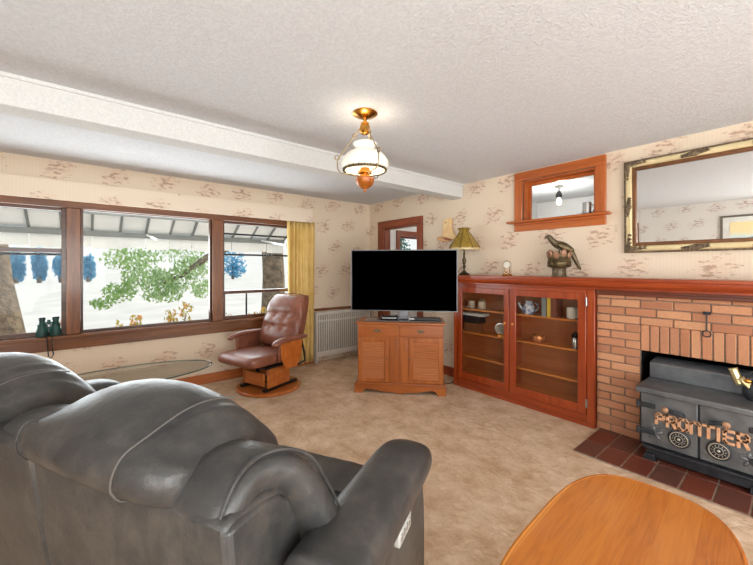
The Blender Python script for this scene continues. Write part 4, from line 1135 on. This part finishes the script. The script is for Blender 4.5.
# reclined back: built in the plane of the back, thickness d, height h
bk_ = math.radians(19)
def bp(x, h, d):   # h along the back upwards, d forward
    return (x, 0.16 + h * math.sin(bk_) - d * math.cos(bk_), 0.415 + h * math.cos(bk_) + d * math.sin(bk_))
def back_prof(x):
    e_ = abs(x) / 0.29
    out = []
    hs = [0.0, 0.06, 0.13, 0.19, 0.225, 0.26, 0.31, 0.345, 0.375, 0.42, 0.47, 0.53, 0.585, 0.62, 0.64]
    ds = [0.10, 0.135, 0.15, 0.142, 0.125, 0.145, 0.145, 0.12, 0.105, 0.13, 0.135, 0.12, 0.09, 0.06, 0.02]
    fall = 1 - 0.35 * e_ ** 3
    for h_, d_ in zip(hs, ds):
        pinch = 0.0
        for (px_, ph_) in ((-0.09, 0.225), (0.09, 0.225), (-0.09, 0.35), (0.09, 0.35)):
            pinch += 0.022 * math.exp(-(((x - px_) / 0.035) ** 2 + ((h_ - ph_) / 0.03) ** 2))
        out.append((h_, d_ * fall - pinch))
    out += [(0.655, -0.03), (0.62, -0.055), (0.3, -0.06), (0.05, -0.055), (0.0, -0.04)]
    return out
rings = []
for i in range(25):
    x = -0.29 + 0.58 * i / 24
    dd = 0.29 - abs(x)
    k = 1.0 if dd > 0.05 else 0.72 + 0.28 * math.sqrt(1 - (1 - dd / 0.05) ** 2)
    w = 1.0
    rings.append([bp(x * (0.88 + 0.14 * math.exp(-((h_ - 0.42) / 0.16) ** 2) if h_ > 0.42 else 0.88 + 0.14), 0.32 + (h_ - 0.32) * (0.93 + 0.07 * k), 0.03 + (d_ - 0.03) * k) for h_, d_ in back_prof(x)])
bkc = obj('back_cushion', MB().loft(rings), M_BROWNL, rc, sub=1)
obj('piping', MB().tube([bp(0.275, 0.02, 0.06), bp(0.295, 0.2, 0.075), bp(0.295, 0.4, 0.07), bp(0.272, 0.58, 0.04), bp(0.255, 0.64, 0.0), bp(0, 0.665, -0.01), bp(-0.255, 0.64, 0.0), bp(-0.272, 0.58, 0.04), bp(-0.295, 0.4, 0.07), bp(-0.295, 0.2, 0.075), bp(-0.275, 0.02, 0.06)], 0.005, 6), M_BROWNL, bkc)
for s in (-1, 1):
    x = s * 0.355
    arm = obj('arm_pad', MB().tube([(x, -0.27, 0.525), (x, -0.24, 0.565), (x, -0.15, 0.592), (x, 0.0, 0.597), (x, 0.14, 0.59), (x, 0.24, 0.58)], [0.028, 0.04, 0.045, 0.045, 0.04, 0.03], 12), M_BROWNL, rc, sub=1)
    for v in arm.data.vertices: v.co.z = 0.575 + (v.co.z - 0.575) * 0.72; v.co.x = x + (v.co.x - x) * 1.25
    obj('arm_panel', MB().prism([(-0.10, 0.27), (0.06, 0.27), (0.13, 0.36), (0.16, 0.57), (-0.18, 0.57), (-0.16, 0.40)], lambda a, b: (x - 0.011, a, b), lambda a, b: (x + 0.011, a, b)), M_CHW, rc, bev=0.008)
    obj('side_pad', MB().box(s * 0.33 - 0.014, -0.18, 0.36, s * 0.33 + 0.014, 0.16, 0.57), M_BROWNL, rc, bev=0.012)
    obj('recline_lever', MB().tube([(x, 0.14, 0.56), (x, 0.19, 0.40), (x, 0.20, 0.30), (x * 0.85, 0.10, 0.26), (s * 0.20, 0.05, 0.29)], 0.012, 8), M_BLACK, rc)

# ------------------------------------------------------------------ grey leather reclining sofa (foreground)
sf = thing('reclining_sofa', 'charcoal leather reclining sofa seen from behind in the foreground', 'sofa', (3.87, -2.99, 0), math.atan2(0.456, 0.89))
# local frame: x = -s (s grows to the far seat), y = forward
def S(n, mb, m=M_SOFA, par=sf, **k): return obj(n, mb, m, par, **k)
def superrect(cx, cz, hx, hz, n=3.2, N=20):
    r = []
    for k in range(N):
        t = 2 * PI * k / N
        c, s = math.cos(t), math.sin(t)
        r.append((cx + hx * math.copysign(abs(c) ** (2 / n), c), cz + hz * math.copysign(abs(s) ** (2 / n), s)))
    return r
SEATS = ((0.235, 1.005), (1.015, 2.0))
# arms
for (s0, s1) in ((0.0, 0.215), (2.02, 2.235)):
    cx_ = -(s0 + s1) / 2; hx_ = (s1 - s0) / 2
    out = -1 if s0 > 1 else 1
    S('arm_panel', MB().box(-s1 + 0.03, -0.10, 0.03, -s0 - 0.03, 0.43, 0.62), bev=0.012, seg=3)
    rings = []
    ys = [-0.21, -0.205, -0.12, 0.0, 0.10, 0.205, 0.22, 0.235, 0.32, 0.39, 0.45, 0.49, 0.515, 0.522]
    for y in ys:
        f = 1.0
        if y > 0.39: f = math.sqrt(max(0.08, 1 - ((y - 0.39) / 0.135) ** 2))
        if abs(y - 0.22) < 0.004: f = 0.978
        dz = -0.02 * max(0, (y - 0.35) / 0.17) ** 2
        hz = 0.066 * (0.55 + 0.45 * f)
        rings.append([(px, y, pz + dz) for px, pz in superrect(cx_, 0.637, hx_ * (0.6 + 0.4 * f) + 0.004, hz, 2.6)])
    ap_ = S('arm_pad', MB().loft(rings), sub=1)
    S('front_pad', MB().loft([[(px, y, pz) for px, pz in superrect(cx_, 0.31, (hx_ - 0.028) * q, 0.27 * q, 5)] for y, q in ((0.40, 1.0), (0.44, 1.0), (0.455, 0.92), (0.458, 0.3))]), sub=1)
    if s0 == 0:
        cp = S('control_panel', MB().box(-0.036, 0.10, 0.535, -0.012, 0.215, 0.588), mat('grey_buttons', (176, 176, 172), 0.4), bev=0.006)
        for k in range(4):
            S('button', MB().box(-0.022, 0.108 + k * 0.026, 0.552, -0.0095, 0.122 + k * 0.026, 0.572), M_STEEL, cp, bev=0.002)
# base
S('base', MB().box(-2.02, -0.24, 0.04, -0.215, 0.42, 0.28), bev=0.02)
for (x, y) in ((-0.11, -0.05), (-0.11, 0.38), (-2.13, -0.05), (-2.13, 0.38)):
    S('foot', MB().cyl((x, y, 0), (x, y, 0.05), 0.025, 0.03, n=12), M_BLACK)
def wob(a, b): return math.sin(a * 3.1 + b * 7.7) * 0.5 + math.sin(a * 7.3 - b * 2.9) * 0.5
for (si, (s0, s1)) in enumerate(SEATS):
    # seat cushion
    sp = [(0.0, 0.30), (0.0, 0.44), (0.06, 0.475), (0.30, 0.482), (0.50, 0.486), (0.585, 0.478), (0.62, 0.44), (0.62, 0.36), (0.60, 0.28), (0.3, 0.27)]
    rr = []
    for i in range(17):
        t = i / 16
        s = s0 + (s1 - s0) * t
        d = min(t, 1 - t) * (s1 - s0)
        k = 1 if d > 0.07 else 0.8 + 0.2 * math.sqrt(1 - (1 - d / 0.07) ** 2)
        rr.append([(-s, 0.3 + (y - 0.3) * k, 0.38 + (z - 0.38) * k + (0.006 * wob(i, y * 20) if z > 0.44 else 0)) for y, z in sp])
    S('seat_cushion', MB().loft(rr), sub=1)
    S('seat_seam', MB().tube([(-s, 0.33 + 0.01 * math.sin(s * 6), 0.487) for s in [s0 + 0.05 + (s1 - s0 - 0.1) * k / 12 for k in range(13)]], 0.005, 6), M_SOFA)
    # outer back frame: leaning plate with a shoulder
    bl = [(-0.24, 0.06), (-0.295, 0.30), (-0.34, 0.60), (-0.365, 0.83), (-0.36, 0.85), (-0.335, 0.858), (-0.17, 0.84), (-0.10, 0.78), (-0.04, 0.5), (-0.02, 0.06)]
    lo, hi = (s0 + 0.005, s1 - 0.003) if si == 0 else (s0 - 0.007, s1)
    rr = []
    for i in range(9):
        t = i / 8
        def sx_(z):
            a0, a1 = lo, hi
            return a0 + (a1 - a0) * t
        rr.append([(-sx_(z), y, z) for y, z in bl])
    S('back_frame', MB().loft(rr), bev=0.012, seg=2)
    # headrest pillow
    p0, p1 = (0.385, 1.045) if si == 0 else (1.345, 1.95)
    rr = []
    nI = 44
    for i in range(nI + 1):
        t = i / nI
        s = p0 + (p1 - p0) * t
        arch = 1 - abs(2 * t - 1) ** 2.2
        e = min(t, 1 - t) * (p1 - p0)
        k = 1 if e > 0.10 else math.sqrt(max(0.0, 1 - (1 - e / 0.10) ** 2))
        top = 0.945 + 0.10 * arch
        kk = 0.55 + 0.45 * k
        bul = 0.03 * arch
        gather = 0.010 * math.sin(s * 120 + 1.0) * max(0, 1 - e / 0.17)
        prof = [(-0.366, 0.838), (-0.384 - bul * .6, 0.848), (-0.396 - bul, 0.895), (-0.375 - bul, 0.955), (-0.325 - bul * .6, top - 0.035), (-0.25, top - 0.006 + gather), (-0.17, top + gather), (-0.09, top - 0.02 + gather), (-0.02, top - 0.075), (0.03, 0.86), (0.05, 0.78), (0.04, 0.70), (-0.05, 0.68), (-0.18, 0.72), (-0.28, 0.84)]
        rr.append([(-s, -0.17 + (y + 0.17) * (0.75 + 0.25 * k), 0.83 + (z - 0.83) * (0.80 + 0.20 * k)) for y, z in prof])
    hp = S('head_cushion', MB().loft(rr), sub=1)
    # panel seams across the head cushion
    for sq in ((p0 + 0.15, p1 - 0.06) if si == 0 else (p0 + 0.08, p1 - 0.15)):
        t = (sq - p0) / (p1 - p0); arch = 1 - abs(2 * t - 1) ** 2.2; top = 0.945 + 0.10 * arch; bul = 0.03 * arch
        path = [(-0.366, 0.840), (-0.383 - bul * .6, 0.85), (-0.396 - bul, 0.895), (-0.378 - bul, 0.955), (-0.328 - bul * .6, top - 0.034), (-0.25, top - 0.004), (-0.17, top + 0.0), (-0.09, top - 0.02)]
        S('seam', MB().tube(smooth_path([(-sq + (0.05 * max(0, i_ - 2) / 5), y, z - 0.001) for i_, (y, z) in enumerate(path)]), 0.0024, 6), M_STITCH if (sq == p0 + 0.15 or si) else M_SOFA, hp)
    # lumbar cushion
    lp = [(-0.05, 0.42), (0.10, 0.44), (0.14, 0.55), (0.13, 0.66), (0.06, 0.74), (-0.04, 0.74), (-0.08, 0.6)]
    S('lumbar_cushion', cushion(-s1 + 0.05, -s0 - 0.05, lp, 0.03), sub=1)
# shoulder bolsters
def bolster_path(drop):
    base = [(-0.315, 0.80), (-0.312, 0.84), (-0.285, 0.874), (-0.235, 0.884), (-0.175, 0.876), (-0.12, 0.838), (-0.085, 0.765), (-0.055, 0.68), (-0.03, 0.59), (-0.015, 0.50)]
    return [Vector((0, a, b - drop)) for a, b in base]
def bshift(i): return 0.0 if i < 4 else 0.025 * (i - 3)
def bolster(s_c, hw2, drop, sh=1.0):
    rr = []
    P = bolster_path(drop)
    for i, p in enumerate(P):
        tg = (P[min(i + 1, len(P) - 1)] - P[max(i - 1, 0)]).normalized()
        nrm = Vector((0, -tg.z, tg.y))
        ring = []
        for a, b in superrect(0, 0, hw2, 0.056, 2.9, 20):
            crease = 0.004 * math.sin(i * 2.3 + a * 60) if 2 < i < 8 else 0
            ring.append((-(s_c - bshift(i) * sh) + a, p.y + nrm.y * (b + crease), p.z + nrm.z * (b + crease)))
        rr.append(ring)
    return MB().loft(rr)
def bolster_piping(s_c, off, drop):
    P = bolster_path(drop); out = []
    for i, p in enumerate(P):
        tg = (P[min(i + 1, len(P) - 1)] - P[max(i - 1, 0)]).normalized()
        out.append((-(s_c - bshift(i)), p.y - tg.z * off, p.z + tg.y * off))
    return out
bo = S('shoulder_bolster', bolster(0.355, 0.112, 0.0), sub=1)
S('piping', MB().tube(smooth_path(bolster_piping(0.262, 0.048, 0.0)[1:]), 0.0045, 8), M_SOFA, bo)
S('piping', MB().tube(smooth_path(bolster_piping(0.448, 0.046, 0.0)[3:]), 0.0035, 8), M_SOFA, bo)
S('side_wing', MB().prism([(-0.295, 0.28), (-0.362, 0.838), (-0.335, 0.842), (-0.25, 0.838), (-0.19, 0.822), (-0.15, 0.79), (-0.112, 0.72), (-0.085, 0.62), (-0.07, 0.52), (-0.06, 0.28)], lambda a, b: (-0.232, a, b), lambda a, b: (-0.30, a, b)), bev=0.012)
S('shoulder_bolster', bolster(1.20, 0.12, 0.035, 0.0), sub=1)
S('shoulder_bolster', bolster(1.91, 0.10, 0.0, -1.0), sub=1)

# ------------------------------------------------------------------ outdoors
def grounds():
    t = NT('pale_ground')
    n = t.noise(t.pos(), 0.6, 4)
    t.base(t.ramp(n, [(0.35, rgb((204, 194, 182))), (0.65, rgb((218, 208, 196)))]))
    t.b.inputs['Roughness'].default_value = 0.9
    return t.m
struct(obj('floor_outside', MB().box(-140, -160, -0.75, -0.3, 160, -0.65), grounds(), smooth=0))
# aluminium awning over the windows
aw = thing('window_awning', 'white aluminium slatted awning outside above the windows', 'awning')
y0, y1 = -5.3, -1.0
n_sl = 15
for k in range(n_sl):
    a = y0 + (y1 - y0) * k / n_sl; b = y0 + (y1 - y0) * (k + 1) / n_sl
    up = 0.02 if k % 2 else 0.0
    sl_ = MB().prism([(-0.17, 2.42 + up), (-1.15, 1.87 + up), (-1.15, 1.855 + up), (-0.17, 2.405 + up)], lambda p, q: (p, a + 0.012, q), lambda p, q: (p, b - 0.012, q))
    obj('slat', sl_, M_ALU, aw)
    obj('drop_slat', MB().box(-1.17 - up * .5, a + 0.004, 1.645 + up, -1.155 - up * .5, b - 0.004, 1.86 + up), M_ALU, aw)
for k in range(n_sl + 1):
    a = y0 + (y1 - y0) * k / n_sl
    obj('seam_rib', MB().prism([(-0.17, 2.435), (-1.15, 1.885), (-1.15, 1.84), (-0.17, 2.39)], lambda p, q: (p, a - 0.013, q), lambda p, q: (p, a + 0.013, q)), M_ALU2, aw)
obj('rail', MB().box(-1.15, y0, 1.80, -1.10, y1, 1.865), M_ALU2, aw)
obj('rail', MB().box(-0.74, y0, 2.03, -0.70, y1, 2.065), M_ALU2, aw)
for y in (-5.2, -3.0, -1.4):
    obj('bracket', MB().cyl((-0.165, y, 1.72), (-1.12, y, 1.845), 0.014, n=8), M_ALU, aw)

M_BARK = mat('tree_bark', (150, 128, 104), 0.9, c2=(104, 88, 72), vs=9, bump=(14, 1.0, 0.06))
def leafmat(name, cols):
    t = NT(name)
    r = t.n('ShaderNodeNewGeometry').outputs['Random Per Island']
    t.base(t.ramp(r, [(i / (len(cols) - 1), rgb(c)) for i, c in enumerate(cols)]))
    t.b.inputs['Roughness'].default_value = 0.6
    tl_ = t.n('ShaderNodeBsdfTranslucent')
    tl_.inputs[0].default_value = rgb(cols[-1])
    mx = t.n('ShaderNodeMixShader'); mx.inputs[0].default_value = 0.4
    t.l(t.b.outputs[0], mx.inputs[1]); t.l(tl_.outputs[0], mx.inputs[2]); t.l(mx.outputs[0], t.out.inputs[0])
    return t.m
M_LEAF = leafmat('maple_leaves', [(84, 124, 62), (118, 158, 84), (156, 190, 112), (190, 214, 140)])
M_BLUE = leafmat('blue_cast_leaves', [(66, 140, 180), (98, 172, 206), (150, 204, 226)])  # blue fringing of the bright distant view put into the leaf colour
M_SHRUB = leafmat('shrub_leaves', [(110, 150, 60), (150, 176, 84), (206, 190, 96), (220, 150, 90)])
M_SHRUB2 = leafmat('rose_leaves', [(96, 132, 66), (136, 164, 96), (216, 152, 130)])
def leaves(blobs, size, rng):
    mb = MB()
    for (c, r, n) in blobs:
        for _ in range(n):
            d = Vector((rng.gauss(0, 1), rng.gauss(0, 1), rng.gauss(0, 1))).normalized() * (rng.random() ** 0.4)
            p = Vector((c[0] + d.x * r[0], c[1] + d.y * r[1], c[2] + d.z * r[2]))
            s = size * rng.uniform(0.6, 1.3)
            Mx = Euler((rng.uniform(0, 6), rng.uniform(0, 6), rng.uniform(0, 6))).to_matrix()
            q = [p + Mx @ Vector(v) for v in ((-s * .5, 0, 0), (0, -s * .3, s * .12), (s * .6, 0, 0), (0, s * .3, s * .12))]
            vs = [mb.bm.verts.new(v) for v in q]
            mb.bm.faces.new(vs)
    return mb
rng = random.Random(3)
GZ = -0.65
# right-hand tree: thick trunk, a long limb reaching left with foliage hanging outside the picture window
t1 = thing('garden_tree', 'green leafy tree with thick trunk and long limb outside the right window', 'tree', (-5.0, 0.44, GZ))
tx, ty = -5.0, 0.08
obj('trunk', MB().tube([(0, 0, 0), (0.02, 0.03, 0.9), (0, 0.05, 1.8), (-0.05, 0.02, 2.8), (-0.1, -0.1, 4.5)], [0.44, 0.33, 0.30, 0.29, 0.22], 18), M_BARK, t1)
obj('limb', MB().tube([(-0.05, 0.0, 2.9), (-0.3, -0.8, 2.75), (-0.6, -1.6, 2.3), (-0.9, -2.1, 1.85), (-1.1, -2.6, 1.6)], [0.13, 0.10, 0.085, 0.06, 0.03], 10), M_BARK, t1)
bl_ = []
for (px, py, pz, rx, ry, rz, n) in ((-1.0, -1.5, 2.05, .5, .45, .32, 240), (-1.0, -2.0, 1.7, .5, .5, .36, 300), (-1.1, -2.6, 1.8, .5, .5, .36, 300), (-1.1, -3.1, 1.45, .4, .36, .26, 170), (-0.9, -2.2, 1.35, .4, .5, .22, 190), (-1.0, -1.2, 1.5, .4, .4, .3, 170),
                                    (-1.1, -2.9, 2.25, .5, .6, .3, 220), (-1.0, -3.45, 1.2, .25, .25, .15, 60), (-0.9, -1.9, 2.5, .6, .9, .4, 260), (-0.4, 0.2, 4.6, 1.8, 1.8, 1.0, 400)):
    bl_.append(((px, py - (0.34 if py < 0 else 0), pz), (rx, ry, rz), n))
obj('foliage', leaves([(c_, r_, int(n_ * 1.9)) for c_, r_, n_ in bl_], 0.085, rng), M_LEAF, t1, smooth=0)
t2 = thing('garden_tree', 'grey barked trunk outside at the left edge of the left window', 'tree', (-4.6, -4.72, GZ))
obj('trunk', MB().tube([(0, 0.04, 0), (0, -0.04, 0.8), (0.0, -0.16, 1.8), (0, -0.26, 3.0), (0, -0.3, 4.2)], [0.36, 0.27, 0.22, 0.2, 0.15], 18), M_BARK, t2)
obj('foliage', leaves([((0, -0.3, 4.4), (1.6, 1.6, 0.8), 260)], 0.14, rng), M_LEAF, t2, smooth=0)
# distant bluish trees
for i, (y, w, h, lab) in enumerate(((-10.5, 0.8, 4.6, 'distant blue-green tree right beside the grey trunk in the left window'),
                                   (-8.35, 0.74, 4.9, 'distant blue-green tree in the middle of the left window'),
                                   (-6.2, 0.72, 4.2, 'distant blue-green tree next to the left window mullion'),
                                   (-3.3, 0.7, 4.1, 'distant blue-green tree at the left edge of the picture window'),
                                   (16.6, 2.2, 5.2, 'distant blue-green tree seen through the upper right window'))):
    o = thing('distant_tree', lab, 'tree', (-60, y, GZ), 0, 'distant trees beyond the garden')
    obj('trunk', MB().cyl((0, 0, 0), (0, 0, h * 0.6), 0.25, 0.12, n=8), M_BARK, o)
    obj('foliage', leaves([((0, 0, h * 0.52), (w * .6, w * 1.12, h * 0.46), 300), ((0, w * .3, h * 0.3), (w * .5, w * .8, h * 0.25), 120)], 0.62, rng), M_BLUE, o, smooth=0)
# conifer seen through the doorway and the hall window
t3 = thing('garden_conifer', 'dark green conifer outside the hallway window seen through the doorway', 'tree', (-6.5, 6.9, GZ))
obj('trunk', MB().cyl((0, 0, 0), (0, 0, 3.6), 0.14, 0.05, n=10), M_BARK, t3)
obj('foliage', leaves([((0, 0, 1.6), (.8, .9, .6), 240), ((0, 0.2, 2.4), (.6, .7, .5), 220), ((0, -0.1, 3.0), (.45, .55, .45), 180), ((0, 0.05, 3.6), (.25, .3, .4), 90)], 0.14, rng), leafmat('conifer_needles', [(24, 66, 58), (46, 96, 84), (84, 136, 120)]), t3, smooth=0)
# shrubs just below the windows
for i, (x, y, h, m, lab) in enumerate(((-2.3, -3.95, 1.30, M_SHRUB2, 'low flowering shrub outside below the left window near the binoculars'),
                                      (-2.2, -3.10, 1.28, M_SHRUB, 'low leafy shrub outside the left end of the picture window'),
                                      (-2.4, -2.38, 1.42, M_SHRUB, 'yellow-green shrub outside the middle of the picture window'),
                                      (-2.3, -1.72, 1.20, M_SHRUB2, 'pinkish flowering shrub outside the right end of the picture window'),
                                      (-2.3, -0.95, 1.25, M_SHRUB, 'green and orange shrub outside below the right window'),
                                      (-2.4, -0.30, 1.45, M_SHRUB, 'orange flowering shrub outside beside the right tree trunk'))):
    o = thing('garden_shrub', lab, 'shrub', (x, y, GZ), 0, 'shrubs below the windows')
    obj('stems', MB().tube([(0, 0, 0), (0.02, 0.03, h * .5), (0.05, 0.1, h * .85)], 0.012, 6).tube([(0, 0, 0), (-0.03, -0.05, h * .5), (-0.05, -0.12, h * .8)], 0.012, 6), M_BARK, o)
    obj('foliage', leaves([((0, 0, h * .72), (.22, .26, h * .24), 110), ((0, 0.1, h * .92), (.12, .12, h * .10), 26), ((0, -0.15, h * .84), (.1, .1, h * .10), 22)], 0.075, rng), m, o, smooth=0)

# ------------------------------------------------------------------ lights
wd = bpy.data.worlds.new('World'); scene.world = wd
wd.use_nodes = True
nt = wd.node_tree
bg = nt.nodes['Background']
tc = nt.nodes.new('ShaderNodeTexCoord'); sp_ = nt.nodes.new('ShaderNodeSeparateXYZ'); rp = nt.nodes.new('ShaderNodeValToRGB')
nt.links.new(tc.outputs['Generated'], sp_.inputs[0]); nt.links.new(sp_.outputs[2], rp.inputs[0])
e_ = rp.color_ramp.elements
e_[0].position = 0.0; e_[0].color = rgb((240, 236, 232)); e_[1].position = 0.6; e_[1].color = rgb((196, 216, 240))
nt.links.new(rp.outputs[0], bg.inputs[0])
bg.inputs[1].default_value = 1.05
sun = bpy.data.lights.new('sun', 'SUN'); sun.energy = 3.0; sun.angle = 0.01; sun.color = (1, 0.95, 0.86)
so_ = bpy.data.objects.new('sun', sun); COL.objects.link(so_)
so_.rotation_euler = (math.radians(40), math.radians(-8), math.radians(200))
def area(name, loc, rot_, sx, sy, p, col):
    l = bpy.data.lights.new(name, 'AREA'); l.shape = 'RECTANGLE'; l.size = sx; l.size_y = sy; l.energy = p; l.color = col
    o = bpy.data.objects.new(name, l); COL.objects.link(o); o.location = loc; o.rotation_euler = rot_
    return o
FILL_DAY = (1.0, 0.98, 0.97)  # colour of the three fill lamps added outside the unseen windows
area('fill_right', (RX + 0.2, -4.3, 1.25), (0, math.radians(103), 0), 1.8, 2.2, 118, FILL_DAY)  # added fill lamp, as are the right far and front ones
area('fill_right_far', (RX + 0.2, -1.75, 1.25), (0, math.radians(103), 0), 1.8, 2.1, 78, FILL_DAY)
area('fill_front', (5.45, RY - 0.2, 1.25), (math.radians(103), 0, 0), 1.5, 1.8, 66, FILL_DAY)
area('daylight_left', (-0.35, -3.2, 1.35), (0, -math.radians(122), 0), 1.2, 3.6, 80, (0.94, 0.97, 1.0))
def point(name, loc, p, r, col):
    l = bpy.data.lights.new(name, 'POINT'); l.energy = p; l.shadow_soft_size = r; l.color = col
    o = bpy.data.objects.new(name, l); COL.objects.link(o); o.location = loc
    return o
point('pendant_light', (2.72, -2.197, 2.15), 2.6, 0.04, (1, 0.86, 0.66))
point('kitchen_light', (2.62, 1.0, 2.16), 17, 0.05, (1, 0.96, 0.9))
point('hall_fill', (0.95, 1.2, 2.2), 9, 0.05, (1, 0.93, 0.82))  # added fill lamp, no fixture hangs in the hall

# ------------------------------------------------------------------ camera
cam = bpy.data.cameras.new('camera')
co = bpy.data.objects.new('camera', cam); COL.objects.link(co)
f_px = 352.6
cam.sensor_width = 36.0
cam.lens = 36.0 * f_px / 753.0
cam.shift_y = -15.0 / 753.0
ang = math.atan2(291.5, f_px)
fwd = Vector((-math.cos(ang), math.sin(ang), 0))
co.location = (4.60, -3.65, 1.40)
co.rotation_euler = fwd.to_track_quat('-Z', 'Y').to_euler()
cam.clip_start = 0.05; cam.clip_end = 400
scene.camera = co
scene.view_settings.view_transform = 'Standard'
scene.view_settings.look = 'None'
scene.view_settings.exposure = 0.16
scene.view_settings.gamma = 1.0
scene.view_settings.use_curve_mapping = False
